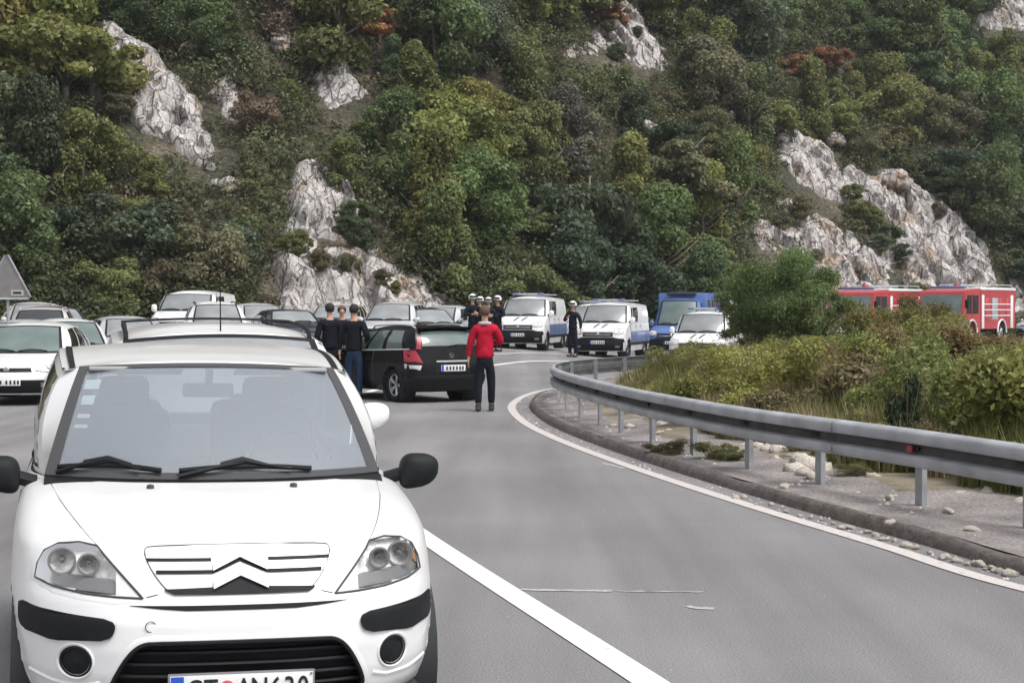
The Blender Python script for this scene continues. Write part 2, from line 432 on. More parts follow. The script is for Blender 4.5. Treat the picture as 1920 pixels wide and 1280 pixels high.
# ------------------------------------------------------------------ rock outcrops
def rock_mat():
    m, n, l, b = new_mat('limestone')
    tc = n.new('ShaderNodeTexCoord')
    mp = n.new('ShaderNodeMapping'); mp.inputs['Rotation'].default_value = (R(12), R(28), R(15)); mp.inputs['Scale'].default_value = (1.35, 1, .62)
    l.new(tc.outputs['Object'], mp.inputs[0])
    def nz(s, d=8, rgh=.6, v=None):
        t = n.new('ShaderNodeTexNoise'); t.inputs['Scale'].default_value = s; t.inputs['Detail'].default_value = d; t.inputs['Roughness'].default_value = rgh
        l.new(v or mp.outputs[0], t.inputs['Vector']); return t.outputs[0]
    # warped coordinates for the cracks
    w = n.new('ShaderNodeTexNoise'); w.inputs['Scale'].default_value = 1.6; w.inputs['Detail'].default_value = 5; l.new(mp.outputs[0], w.inputs['Vector'])
    sc_ = n.new('ShaderNodeVectorMath'); sc_.operation = 'SCALE'; sc_.inputs['Scale'].default_value = .9; l.new(w.outputs['Color'], sc_.inputs[0])
    ad = n.new('ShaderNodeVectorMath'); ad.operation = 'ADD'; l.new(mp.outputs[0], ad.inputs[0]); l.new(sc_.outputs[0], ad.inputs[1])
    def crack(s, lo, hi):
        v = n.new('ShaderNodeTexVoronoi'); v.feature = 'DISTANCE_TO_EDGE'; v.inputs['Scale'].default_value = s; l.new(ad.outputs[0], v.inputs['Vector'])
        m_ = n.new('ShaderNodeMapRange'); m_.inputs[1].default_value = lo; m_.inputs[2].default_value = hi; l.new(v.outputs['Distance'], m_.inputs[0]); return m_.outputs[0]
    a = ramp(n, l, nz(.8, 9, .68), [(.30, (.17, .15, .145)), (.40, (.31, .285, .275)), (.48, (.44, .41, .40)), (.6, (.54, .51, .495)), (.8, (.60, .57, .555))])
    o = ramp(n, l, nz(.30, 6, .6, tc.outputs['Object']), [(.54, (1, 1, 1)), (.66, (.92, .72, .52))])
    c1_ = crack(.62, .0, .055); c2_ = crack(1.7, .0, .035)
    cr = ramp(n, l, c1_, [(0, (.52, .50, .49)), (.7, (1, 1, 1))]); cr2 = ramp(n, l, c2_, [(0, (.82, .81, .80)), (.6, (1, 1, 1))])
    def mul(p, q, f=1):
        x = n.new('ShaderNodeMix'); x.data_type = 'RGBA'; x.blend_type = 'MULTIPLY'; x.inputs[0].default_value = f
        l.new(p, x.inputs[6]); l.new(q, x.inputs[7]); return x.outputs[2]
    # moss and scrub stains
    ms = ramp(n, l, nz(.9, 7, .7, tc.outputs['Object']), [(.60, (1, 1, 1)), (.68, (.55, .53, .40))])
    l.new(mul(mul(mul(mul(a.outputs[0], o.outputs[0]), cr.outputs[0], .9), cr2.outputs[0], .8), ms.outputs[0], .8), b.inputs['Base Color'])
    b.inputs['Roughness'].default_value = .92; b.inputs['Specular IOR Level'].default_value = .15
    sm = n.new('ShaderNodeMath'); sm.operation = 'ADD'; l.new(c1_, sm.inputs[0])
    sm2 = n.new('ShaderNodeMath'); sm2.operation = 'MULTIPLY_ADD'; sm2.inputs[1].default_value = 2.2; l.new(nz(1.5, 7, .62), sm2.inputs[0]); l.new(sm.outputs[0], sm2.inputs[2]); l.new(c2_, sm.inputs[1])
    bp = n.new('ShaderNodeBump'); bp.inputs['Strength'].default_value = 1; bp.inputs['Distance'].default_value = .16
    l.new(sm2.outputs[0], bp.inputs['Height']); l.new(bp.outputs[0], b.inputs['Normal'])
    return m
M_ROCK = rock_mat()

def in_poly(x, y, poly):
    c = False; n = len(poly); j = n - 1
    for i in range(n):
        xi, yi = poly[i]; xj, yj = poly[j]
        if (yi > y) != (yj > y) and x < (xj - xi) * (y - yi) / (yj - yi) + xi: c = not c
        j = i
    return c
def poly_dist(x, y, poly):
    best = 1e9; n = len(poly)
    for i in range(n):
        ax, ay = poly[i]; bx, by = poly[(i + 1) % n]; dx, dy = bx - ax, by - ay
        t = max(0, min(1, ((x - ax) * dx + (y - ay) * dy) / (dx * dx + dy * dy + 1e-9)))
        best = min(best, math.hypot(x - ax - t * dx, y - ay - t * dy))
    return best

ROCKS = [  # photo outline, thickness, label
    ([(165, 85), (215, 88), (285, 112), (325, 150), (365, 210), (395, 290), (392, 318), (360, 305), (315, 270), (270, 250), (215, 210), (178, 195), (158, 150)], 2.4, 'long grey limestone slab slanting down through the upper left woods'),
    ([(545, 385), (560, 330), (590, 312), (625, 330), (650, 372), (680, 410), (700, 445), (708, 480), (672, 480), (665, 455), (640, 430), (628, 448), (600, 460), (585, 480), (552, 470)], 1.8, 'tall pale rock tooth with a dark hollow above the silver cars'),
    ([(528, 500), (548, 470), (575, 492), (640, 480), (690, 478), (720, 505), (760, 512), (800, 545), (850, 580), (880, 615), (780, 625), (640, 625), (520, 600), (535, 545)], 1.7, 'broad pinkish rock face at the roadside right behind the silver cars'),
    ([(592, 185), (600, 150), (632, 122), (655, 140), (672, 172), (700, 190), (660, 205), (615, 212)], 1.3, 'small grey rock knob high in the middle left woods'),
    ([(395, 190), (410, 165), (440, 155), (452, 180), (440, 225), (415, 215)], .9, 'small pale rock patch right of the long grey slab'),
    ([(1065, 105), (1110, 72), (1125, 40), (1165, 12), (1200, 30), (1215, 75), (1245, 95), (1235, 130), (1200, 125), (1150, 100), (1100, 110)], 1.4, 'ragged pale crag at the top beside the rust red tree'),
    ([(1435, 212), (1470, 225), (1500, 262), (1535, 275), (1565, 310), (1588, 345), (1585, 385), (1550, 375), (1500, 345), (1465, 300), (1462, 262)], 1.6, 'white and grey rock rib descending right above the fire engines'),
    ([(1560, 345), (1600, 335), (1650, 352), (1700, 358), (1745, 372), (1790, 415), (1835, 470), (1855, 530), (1850, 585), (1740, 590), (1700, 560), (1690, 500), (1680, 440), (1640, 390), (1600, 372)], 2.0, 'large smooth limestone dome with vertical streaks behind the fire engines'),
    ([(1415, 445), (1450, 425), (1500, 440), (1530, 405), (1580, 440), (1640, 450), (1668, 480), (1660, 540), (1690, 590), (1560, 590), (1520, 545), (1500, 500), (1440, 470)], 1.5, 'broken pinkish rock face behind the left fire engine'),
    ([(1820, 30), (1860, 8), (1925, -10), (1925, 62), (1850, 58)], 1.2, 'pale rock bluff in the top right corner'),
    ([(1888, 520), (1925, 500), (1930, 590), (1895, 590)], 1.0, 'pale rock edge at the road behind the silver car on the right'),
    ([(1330, 195), (1375, 205), (1390, 222), (1350, 225)], .7, 'low flat rock ledge left of the white and grey rib'),
]
# the solitary rounded boulder on the dome
def grow(poly, k):
    cx = sum(p[0] for p in poly) / len(poly); cy = sum(p[1] for p in poly) / len(poly)
    return [(cx + (x - cx) * k, cy + (y - cy) * k) for x, y in poly]
ROCKS = [(grow(p, 1.10), t, l) for p, t, l in ROCKS]
rock_small = [grow(r[0], .74) for r in ROCKS]
rock_px = [r[0] for r in ROCKS] + [[(1640, 330), (1665, 316), (1700, 330), (1708, 352), (1660, 358)]]
def rock_patch(poly_px, T, label, seed):
    pts = [hill_hit(max(-200, x), y) for x, y in poly_px]
    base = [(min(570, y), x) for x, y in poly_px]
    pts = []
    for x, y in poly_px:
        p = hill_hit(x, min(y, 572)); pts.append((p.x, p.y - (max(0, y - 572) * .05)))
    x0, x1 = min(p[0] for p in pts) - .6, max(p[0] for p in pts) + .6
    y0, y1 = min(p[1] for p in pts) - .6, max(p[1] for p in pts) + .6
    st = max(.13, (x1 - x0) / 90)
    nx, ny = int((x1 - x0) / st) + 2, int((y1 - y0) / st) + 2
    P = []; D = []
    ox = Vector((seed * 13.7, seed * 5.1, 0))
    for j in range(ny):
        row = []; dr = []
        for i in range(nx):
            x, y = x0 + i * st, y0 + j * st
            d = poly_dist(x, y, pts); ins = in_poly(x, y, pts); d = d if ins else -d
            d += noise.noise(Vector((x * 1.1, y * 1.1, seed))) * .35
            q = Vector((x, y, 0)) + ox
            big = noise.ridged_multi_fractal(q * .35, 1.0, 2.1, 5, 1.0, 2.0)
            f = noise.fractal(Vector((q.x * 1.6 + q.y * .7, q.y * .7 - q.x * .3, 0)), .9, 2.1, 5)
            cell = noise.cell(Vector((q.x * .9 + f * .5, q.y * .55 + f * .4, 0)))
            w = 1 - math.exp(-max(0, d) / .55)
            vd, vp = noise.voronoi(Vector((q.x * .75 + f * .35, q.y * .6 + f * .3, seed)))
            blk = min(1.0, (vd[1] - vd[0]) * 3.0); c2 = noise.cell(vp[0] * 3.1)
            h = T * w * (.50 + .25 * (big - .8)) + w * (.30 * f + .55 * (c2 - .4) + .30 * (blk - .7)) 
            if d <= 0: h = d - .05
            z = hill_h(x, y)
            nx_ = Vector((.0, -.62, .78))
            p = Vector((x, y, z)) + nx_ * h + (Vector((f * .2, 0, 0)) if d > 0 else Vector((0, 0, 0)))
            row.append(tuple(p)); dr.append(d)
        P.append(row); D.append(dr)
    o = MB().grid(P, mask=lambda j, i: max(D[j][i], D[j + 1][i], D[j][i + 1], D[j + 1][i + 1]) > -.5).build('rock_outcrop', M_ROCK, auto=40)
    c = Vector(P[ny // 2][nx // 2])
    tag(o, label, 'rock')
    return o
for i, (poly, T, lab) in enumerate(ROCKS): rock_patch(poly, T, lab, i + 1)

def boulder(name, c, r, seed, matl, sub=3, rough=.25):
    b = bmesh.new(); bmesh.ops.create_icosphere(b, subdivisions=sub, radius=1)
    for v in b.verts:
        n_ = noise.fractal(v.co * 1.3 + Vector((seed * 3.3, 0, 0)), 1, 2, 4)
        v.co = v.co * (1 + rough * n_)
        v.co = Vector((v.co.x * r[0], v.co.y * r[1], v.co.z * r[2]))
    me = bpy.data.meshes.new(name); b.to_mesh(me); b.free(); me.materials.append(matl); me.shade_smooth()
    o = bpy.data.objects.new(name, me); COL.objects.link(o); o.location = c; return o
p = hill_hit(1678, 352); D_ = p.y - 1.0; q = at(1675, 338, D_)
tag(boulder('boulder', q, (35 / FPX * D_, 1.1, 21 / FPX * D_), 2, M_ROCK, 4, .22), 'big rounded grey boulder perched on top of the limestone dome', 'boulder')
for (a, b_, r_, lab) in ((1565, 262, .5, 'small boulder on the crest of the white and grey rock rib'), (428, 350, .45, 'pale stone among bushes below the long grey slab'),
                   (535, 85, .5, 'pale stones in the woods near the top left'), (1468, 388, .45, 'pale stone beside the brown bush left of the rock face'), (1425, 425, .4, 'pale stone above the broken pinkish rock face'),
                   (1210, 240, .45, 'pale stone on the slope above the blue van'), (1205, 540, .6, 'jagged pale boulder standing beside the blue van'), (1740, 235, .3, 'tiny pale stone in the right woods')):
    p = hill_hit(a, min(b_, 560)); D_ = p.y - .8
    tag(boulder('boulder', at(a, b_, D_), (r_ * 1.5, r_, r_), a % 17, M_ROCK, 3, .45), lab, 'boulder')
    rock_px.append([(a - 14, b_ - 10), (a + 14, b_ - 10), (a + 14, b_ + 10), (a - 14, b_ + 10)])

# ------------------------------------------------------------------ trees
def leaves_mesh(name, lobes, n, size, seed, matl=None, up=.35, aspect=.6, inner=.15, droop=0.0):
    """rhombic leaf faces spread over lobes [(centre, radii)]"""
    rg = np.random.default_rng(seed)
    C = np.array([l[0] for l in lobes], float); Rr = np.array([l[1] for l in lobes], float)
    wt = (Rr[:, 0] * Rr[:, 1]); wt = wt / wt.sum()
    idx = rg.choice(len(lobes), n, p=wt)
    d = rg.normal(size=(n, 3)); d[:, 2] += up; d /= np.linalg.norm(d, axis=1)[:, None]
    rad = 1 - inner * rg.random(n) ** 1.5 + .10 * rg.normal(size=n) + np.where(rg.random(n) < .10, rg.random(n) * .45, 0)
    # lumpy surface
    lump = np.sin(d[:, 0] * 5 + idx) * np.sin(d[:, 1] * 6 + idx * 2) * np.sin(d[:, 2] * 5 + idx * 3)
    pos = C[idx] + d * Rr[idx] * (rad * (1 + .26 * lump))[:, None]
    nrm = d * .75 + rg.normal(size=(n, 3)) * .55; nrm[:, 2] += .25; nrm /= np.linalg.norm(nrm, axis=1)[:, None]
    t = rg.normal(size=(n, 3)); t -= nrm * (t * nrm).sum(1)[:, None]; t /= np.linalg.norm(t, axis=1)[:, None]
    s = np.cross(nrm, t)
    L = size * (.6 + .8 * rg.random(n))[:, None]; W = L * aspect
    v = np.empty((n, 4, 3))
    v[:, 0] = pos - t * L * .5; v[:, 1] = pos + s * W * .5 + nrm * L * .06; v[:, 2] = pos + t * L * .5 - np.array([0, 0, 1]) * L * droop; v[:, 3] = pos - s * W * .5 + nrm * L * .06
    me = bpy.data.meshes.new(name)
    me.vertices.add(n * 4); me.vertices.foreach_set('co', v.reshape(-1))
    me.loops.add(n * 4); me.loops.foreach_set('vertex_index', np.arange(n * 4, dtype=np.int32))
    me.polygons.add(n); me.polygons.foreach_set('loop_start', np.arange(0, n * 4, 4, dtype=np.int32)); me.polygons.foreach_set('loop_total', np.full(n, 4, np.int32))
    at_ = me.attributes.new('leaf', 'FLOAT_VECTOR', 'POINT')
    lv = rg.random(len(lobes))
    a = np.zeros((n, 4, 3)); a[:, :, 0] = np.clip(.42 * rg.random(n) + .58 * lv[idx], 0, 1)[:, None]; a[:, :, 1] = np.clip(.6 * rg.random(n) + .4 * lv[::-1][idx], 0, 1)[:, None]
    at_.data.foreach_set('vector', a.reshape(-1))
    me.materials.append(matl or M_LEAF); me.update(); me.validate()
    return me

def crown_variant(seed, style):
    rg = random.Random(seed); lobes = []
    if style == 'round':
        ax = rg.uniform(.75, 1.25); ph = rg.uniform(0, 6.3)
        for i in range(rg.randint(26, 36)):
            a = rg.uniform(0, 6.28); r = 1.55 * math.sqrt(rg.random()) * (1 + .35 * math.sin(2 * a + ph)) * ax; z = rg.uniform(.4, 3.4)
            k = 1 - abs(z - 1.9) / 2.6
            rr = rg.uniform(.30, .75)
            lobes.append(((r * math.cos(a) * k * 1.2, r * math.sin(a) * k * 1.2, z), (rr, rr, rr * .75)))
    elif style == 'tall':
        for i in range(26):
            a = rg.uniform(0, 6.28); z = rg.uniform(.4, 4.3); k = 1.15 - z / 5.0; r = 1.1 * k * math.sqrt(rg.random()); rr = rg.uniform(.28, .6)
            lobes.append(((r * math.cos(a), r * math.sin(a), z), (rr, rr, rr * .9)))
    else:  # spread, layered
        for i in range(32):
            a = rg.uniform(0, 6.28); r = 2.0 * math.sqrt(rg.random()); z = rg.uniform(1.1, 2.5) - .12 * r * r; rr = rg.uniform(.28, .65)
            lobes.append(((r * math.cos(a), r * math.sin(a), z), (rr, rr, rr * .5)))
    return lobes
CROWNS = {}
TRUNKS = []
def trunk_mesh(seed):
    rg = random.Random(seed); b = MB()
    top = Vector((rg.uniform(-.2, .2), rg.uniform(-.2, .2), 2.6))
    b.tube([(0, 0, -.6), (.03, .02, .5), (top.x * .5, top.y * .5, 1.4), top], [.13, .10, .07, .03], 6)
    for i in range(5):
        a = rg.uniform(0, 6.28); z = rg.uniform(.6, 1.6); L = rg.uniform(.8, 1.4)
        s = Vector((top.x * z / 2.6, top.y * z / 2.6, z))
        b.tube([s, s + Vector((math.cos(a) * L * .5, math.sin(a) * L * .5, L * .35)), s + Vector((math.cos(a) * L, math.sin(a) * L, L * .85))], [.05, .035, .015], 5)
    me = bpy.data.meshes.new('trunk'); me.from_pydata(b.v, [], b.f); me.materials.append(M_BARK); me.shade_smooth(); return me
for i in range(4): TRUNKS.append(trunk_mesh(i))
for st_, cnt in (('round', 6), ('tall', 3), ('spread', 4)):
    CROWNS[st_] = [leaves_mesh('crown', crown_variant(40 + i * 7 + len(st_), st_), 15000, .17, i + 3, up=.3) for i in range(cnt)]

COLS = {'dark green': (0.068, 0.093, 0.049), 'deep green': (0.085, 0.120, 0.051), 'olive green': (0.149, 0.168, 0.061), 'yellow green': (0.201, 0.213, 0.061), 'mid green': (0.110, 0.151, 0.059),
        'brownish green': (0.159, 0.154, 0.083), 'grey green': (0.122, 0.142, 0.093), 'rust orange': (0.3, 0.165, 0.08), 'reddish brown': (0.165, 0.14, 0.098), 'bare grey brown': (0.165, 0.146, 0.112)}
SEEDS = [(60, 90, 'yellow green'), (20, 130, 'olive green'), (130, 130, 'yellow green'), (90, 200, 'olive green'), (30, 260, 'deep green'), (60, 330, 'dark green'), (150, 380, 'dark green'), (90, 500, 'mid green'), (180, 450, 'dark green'),
         (230, 280, 'olive green'), (260, 330, 'olive green'), (210, 370, 'mid green'), (330, 360, 'brownish green'), (280, 500, 'olive green'), (330, 460, 'brownish green'), (400, 400, 'grey green'), (480, 420, 'dark green'), (470, 500, 'dark green'), (420, 540, 'dark green'),
         (230, 20, 'dark green'), (330, 30, 'mid green'), (400, 60, 'mid green'), (300, 110, 'olive green'), (460, 120, 'brownish green'), (520, 40, 'reddish brown'), (500, 190, 'bare grey brown'), (480, 240, 'reddish brown'), (430, 280, 'brownish green'), (490, 300, 'olive green'), (570, 260, 'olive green'),
         (560, 90, 'olive green'), (600, 30, 'olive green'), (640, 80, 'mid green'), (712, 40, 'rust orange'), (760, 100, 'deep green'), (740, 30, 'mid green'), (690, 110, 'dark green'), (740, 170, 'olive green'), (830, 130, 'yellow green'), (900, 180, 'yellow green'), (860, 60, 'grey green'), (950, 80, 'dark green'), (1000, 30, 'olive green'), (980, 130, 'mid green'),
         (720, 280, 'mid green'), (680, 320, 'olive green'), (880, 290, 'yellow green'), (840, 360, 'olive green'), (780, 410, 'mid green'), (930, 380, 'mid green'), (960, 260, 'olive green'), (860, 460, 'mid green'), (760, 480, 'olive green'), (900, 520, 'deep green'), (1000, 500, 'olive green'),
         (1090, 330, 'dark green'), (1080, 420, 'dark green'), (1130, 480, 'dark green'), (1060, 230, 'bare grey brown'), (1080, 160, 'bare grey brown'), (1155, 160, 'deep green'), (1135, 20, 'rust orange'), (1050, 60, 'olive green'), (1230, 60, 'olive green'), (1280, 150, 'brownish green'), (1200, 210, 'dark green'),
         (1200, 300, 'olive green'), (1290, 260, 'brownish green'), (1330, 320, 'olive green'), (1260, 380, 'olive green'), (1330, 430, 'yellow green'), (1260, 480, 'mid green'), (1200, 430, 'deep green'), (1380, 380, 'mid green'), (1400, 300, 'mid green'), (1470, 380, 'brownish green'), (1430, 240, 'olive green'),
         (1360, 40, 'grey green'), (1310, 80, 'olive green'), (1480, 60, 'mid green'), (1530, 105, 'rust orange'), (1500, 40, 'mid green'), (1640, 60, 'deep green'), (1610, 110, 'deep green'), (1720, 60, 'mid green'), (1790, 70, 'dark green'), (1480, 160, 'olive green'), (1560, 180, 'olive green'), (1660, 160, 'olive green'), (1640, 240, 'brownish green'),
         (1740, 180, 'brownish green'), (1800, 230, 'brownish green'), (1850, 150, 'olive green'), (1880, 230, 'mid green'), (1560, 260, 'bare grey brown'), (1620, 300, 'dark green'), (1760, 320, 'dark green'), (1820, 400, 'dark green'), (1880, 330, 'deep green'), (1900, 450, 'dark green'), (1640, 410, 'olive green'), (1620, 400, 'mid green'),
         (1500, 420, 'brownish green'), (1700, 500, 'brownish green')]
def landmark(px, py):
    col_ = 'far left' if px < 250 else 'left' if px < 540 else 'centre left' if px < 900 else 'middle' if px < 1220 else 'centre right' if px < 1500 else 'right' if px < 1730 else 'far right'
    low = {'far left': 'behind the warning sign and parked cars', 'left': 'behind the white van', 'centre left': 'between the pale rock face and the white helmets', 'middle': 'behind the police vans', 'centre right': 'behind the blue van', 'right': 'beside the broken rock face', 'far right': 'behind the right fire engine'}
    mid = {'far left': 'left of the long grey slab', 'left': 'below the long grey slab', 'centre left': 'above the roadside rock face', 'middle': 'halfway up above the police vans', 'centre right': 'left of the white rock rib', 'right': 'around the rock rib and dome', 'far right': 'right of the limestone dome'}
    top = {'far left': 'above the long grey slab at the frame top', 'left': 'at the frame top right of the grey slab', 'centre left': 'near the rust orange tree at the frame top', 'middle': 'around the ragged top crag', 'centre right': 'high above the blue van', 'right': 'high above the limestone dome', 'far right': 'below the top right bluff'}
    return (low if py > 410 else mid if py > 200 else top)[col_]
rg = random.Random(11)
trees = []; cells = {}
for (ox_, oy_, s) in ((712, 40, .95), (1495, 118, .7), (1555, 112, .75), (1137, 22, .8), (520, 50, .8), (480, 235, .6)):
    p = hill_hit(ox_, oy_ + 45 * s); trees.append((p.x, p.y, p.z, s, 'rust orange' if ox_ not in (480, 520) else 'reddish brown', ox_, oy_))
    k_ = 42 * s; rock_px.append([(ox_ - k_, oy_ - k_ * .7), (ox_ + k_, oy_ - k_ * .7), (ox_ + k_, oy_ + k_ * .6), (ox_ - k_, oy_ + k_ * .6)])
tries = 0
while tries < 60000 and len(trees) < 296:
    tries += 1
    d = rg.uniform(.3, 46) ; x = rg.uniform(-40, 58); y = yb(x) + d
    if abs(x) > y * .335 + 3: continue
    s = rg.uniform(.8, 1.75) if d > 3 else rg.uniform(.7, 1.3)
    z = hill_h(x, y)
    px, py = px_of((x, y, z + 2 * s))
    if py < -130: continue
    sp = 1.75 * s + .25
    if any((x - t[0]) ** 2 + ((y - t[1]) * 1.15) ** 2 < sp * sp for t in trees): continue
    def hits(s):
        n_ = 0; k_ = FPX / y
        for dx, dy in ((0, 0), (-.9, 0), (.9, 0), (0, -1), (0, .8), (.65, -.65), (-.65, -.65), (.5, 0), (-.5, 0), (0, -.5)):
            qx, qy = px + dx * 2.55 * s * k_, py0 - (2.0 - dy * 2.3) * s * k_
            if any(in_poly(qx, qy, r_) for r_ in rock_px): n_ += 1
        return n_
    py0 = py + 2 * s * FPX / y
    for q_ in range(6):
        bad = hits(s * 1.08)
        if not bad: break
        s *= .78
    if bad > 0 or s < .40: continue
    c, best = None, 1e9
    for sx, sy, nm in SEEDS:
        q = math.hypot(sx - px + rg.uniform(-30, 30), sy - py + rg.uniform(-30, 30))
        if nm == 'rust orange': q = math.hypot(sx - px, sy - py) * 1.5 + 20
        if q < best: best, c = q, nm
    trees.append((x, y, z, s, c, px, py))
for (x, y, z, s, c, px, py) in trees:
    st_ = 'spread' if c in ('rust orange',) else rg.choice(['round', 'round', 'tall', 'spread'])
    o = empty('hillside_tree', (x, y, z - .15), rg.uniform(0, 6.28)); o.scale = (s * rg.uniform(.9, 1.15), s * rg.uniform(.9, 1.15), s * rg.uniform(.85, 1.2))
    cr = bpy.data.objects.new('crown', rg.choice(CROWNS[st_])); COL.objects.link(cr); cr.parent = o
    j = rg.uniform(.8, 1.25); cc = COLS[c]
    cr.color = (cc[0] * j * rg.uniform(.9, 1.1), cc[1] * j, cc[2] * j * rg.uniform(.9, 1.15), 1)
    tr = bpy.data.objects.new('trunk', rg.choice(TRUNKS)); COL.objects.link(tr); tr.parent = o
    place = landmark(px, py)
    tag(o, f'{c} tree {place}', 'tree', f'{c} trees {place}')

# undergrowth: low scrub and saplings filling the gaps of the slope, one mass per colour
for (nm, col_, cnt, nl, seed, hz) in (('undergrowth', (.105, .112, .052), 6000, 480000, 77, 1.1), ('undergrowth', (.090, .112, .052), 3800, 340000, 78, 1.8), ('undergrowth', (.115, .092, .062), 1300, 60000, 79, .8), ('undergrowth', (.062, .080, .034), 900, 110000, 80, 1.6), ('undergrowth', (.10, .095, .056), 9000, 260000, 81, .6)):
    rg = random.Random(seed); lob = []
    for i in range(cnt):
        x = rg.uniform(-42, 62); y = yb(x) + (rg.uniform(-.6, 52) if seed != 80 else rg.uniform(-1.2, 4))
        if abs(x) > y * .335 + 4: continue
        z = hill_h(x, y); r_ = rg.uniform(.4, 1.05) * hz ** .5
        p1, p2 = px_of((x, y, z + r_)); rp = r_ * FPX / y
        if seed == 81: r_ *= .6
        if any(in_poly(p1 + a * rp, p2 + b_ * rp, q_) for q_ in (rock_px if seed != 81 else rock_small) for a, b_ in (((0, 0), (0, -.95), (.75, 0), (-.75, 0), (0, .5)) if seed != 81 else ((0, 0), (0, -.6)))): continue
        lob.append(((x, y, z + .25 * hz), (r_, r_, r_ * .8 * hz ** .5)))
    me = leaves_mesh(nm, lob, nl, .19, seed, up=.8)
    ug = bpy.data.objects.new(nm, me); COL.objects.link(ug); ug.color = (*col_, 1); ug['kind'] = 'stuff'; ug['label'] = 'low scrub between the trees of the slope'
# bushes clinging to the rock faces
rg = random.Random(5)
for (px, py, r_, c) in ((650, 425, .5, 'dark green'), (680, 440, .7, 'dark green'), (665, 400, .6, 'deep green'), (600, 488, .55, 'brownish green'), (650, 492, .45, 'brownish green'), (715, 520, .4, 'brownish green'), (560, 455, .6, 'olive green'), (740, 540, .35, 'olive green'),
                         (225, 195, .7, 'brownish green'), (1640, 410, .9, 'olive green'), (1610, 395, .8, 'olive green'), (1665, 440, .7, 'deep green'), (1600, 360, .6, 'olive green'), (1690, 470, .5, 'dark green'), (1500, 395, .9, 'brownish green'), (1465, 420, .8, 'brownish green'), (1720, 545, .6, 'olive green'), (1760, 395, .6, 'reddish brown'),
                         (1650, 455, .6, 'grey green'), (1530, 480, .5, 'bare grey brown'), (1160, 95, .6, 'grey green'), (1195, 60, .4, 'grey green'), (1140, 50, .5, 'reddish brown')):
    p = hill_hit(px, min(py, 565)); D_ = p.y - 2.2; q = at(px, py, D_)
    o = empty('rock_shrub', (q.x, q.y, q.z - r_ * .9), rg.uniform(0, 6.3)); f_ = r_ / 1.9; o.scale = (f_ * 1.1, f_ * 1.1, f_ * .9)
    cr = bpy.data.objects.new('crown', CROWNS['round'][rg.randrange(6)]); COL.objects.link(cr); cr.parent = o; cr.color = (*COLS[c], 1)
    tr = bpy.data.objects.new('trunk', rg.choice(TRUNKS)); COL.objects.link(tr); tr.parent = o
    near = 'the roadside rock face on the left' if 500 < px < 800 else 'the long grey slab' if px < 400 else 'the ragged top crag' if px < 1250 else 'the rocks behind the fire engines'
    tag(o, f'{c} shrub growing on {near}', 'shrub', f'{c} shrubs on {near}')

# ------------------------------------------------------------------ thin air haze
hz = MB(); hz.box((0, 450, 98), (1810, 2110, 208)); hz_o = hz.build('haze', None, smooth=False); hz_o['kind'] = 'stuff'
mh = bpy.data.materials.new('haze'); mh.use_nodes = True; n_ = mh.node_tree.nodes; n_.clear()
pv = n_.new('ShaderNodeVolumePrincipled'); pv.inputs['Color'].default_value = (.88, .92, .96, 1); pv.inputs['Density'].default_value = 0.0003; pv.inputs['Anisotropy'].default_value = 0.2
o_ = n_.new('ShaderNodeOutputMaterial'); mh.node_tree.links.new(pv.outputs[0], o_.inputs['Volume']); hz_o.data.materials.append(mh)
# ------------------------------------------------------------------ vehicles: shared builder
def car_paint(name, col, rough=.28, metal=0.0, dirt=.06):
    return mat(name, col, rough, metal, .5, coat=.6, noise_amt=dirt, noise_scale=2.2)
M_WHITE = car_paint('white_paint', (.76, .76, .765)); M_WHITE2 = car_paint('white_paint_dusty', (.70, .70, .70), .35, dirt=.1)
M_SILVER = car_paint('silver_paint', (.52, .53, .555), .35, .12); M_SILVERP = car_paint('pinkish_silver_paint', (.56, .52, .52), .35, .1)
M_BLACKC = mat('black_paint', (.006, .006, .008), .2, spec=.2, noise_amt=.2); M_NAVY = car_paint('navy_paint', (.02, .025, .045), .2)
M_BLUE = car_paint('blue_paint', (.07, .13, .36), .4); M_PBAND = car_paint('police_band', (.12, .17, .33), .4); M_RED = car_paint('red_paint', (.42, .04, .05), .4)
M_DGREY = car_paint('dark_grey_paint', (.06, .06, .07), .3)
M_PLAST = mat('black_plastic', (.009, .010, .012), .55, spec=.22, noise_amt=.15, noise_scale=20, bump=.15, bump_scale=400)
M_RUB = mat('rubber', (.014, .014, .015), .85, spec=.2, noise_amt=.2, noise_scale=12)
M_GAP = mat('panel_gap', (.05, .05, .054), .8)
M_DARK = mat('interior_dark', (.022, .023, .026), .8)
M_SEAT = mat('seat_cloth', (.085, .088, .098), .9, noise_amt=.2, noise_scale=30)
M_LINER = mat('headliner', (.33, .33, .33), .9)
M_CHROME = mat('chrome', (.75, .76, .78), .12, 1.0); M_RIM = mat('wheel_rim', (.42, .43, .45), .35, .8, noise_amt=.2)
M_REFL = mat('reflector', (.82, .81, .80), .34, .25, noise_amt=.3, noise_scale=22, bump=1.0, bump_scale=22)
M_LAMPG = mat('lamp_housing', (.22, .22, .23), .35, .3)
M_AMBER = mat('amber_lens', (.55, .25, .10), .25)
M_TAIL = mat('red_lens', (.28, .015, .03), .3); M_TAILC = mat('clear_lens', (.55, .55, .56), .2)
M_PLATE = mat('plate_white', (.70, .70, .70), .4); M_PBLUE = mat('plate_blue', (.02, .08, .5), .4); M_INK = mat('plate_black', (.012, .012, .014), .5)
M_PRED = mat('plate_red', (.55, .10, .14), .5); M_STK = mat('sticker', (.62, .70, .72), .5)
G_CLEAR = glass_mat('windscreen_glass', (.82, .88, .88), (.44, .48, .54), .40)  # bluish film colour paints in the pale sky reflection
G_LENS = glass_mat('lens_glass', (.95, .95, .95), (.6, .6, .6), .02, 1.3)
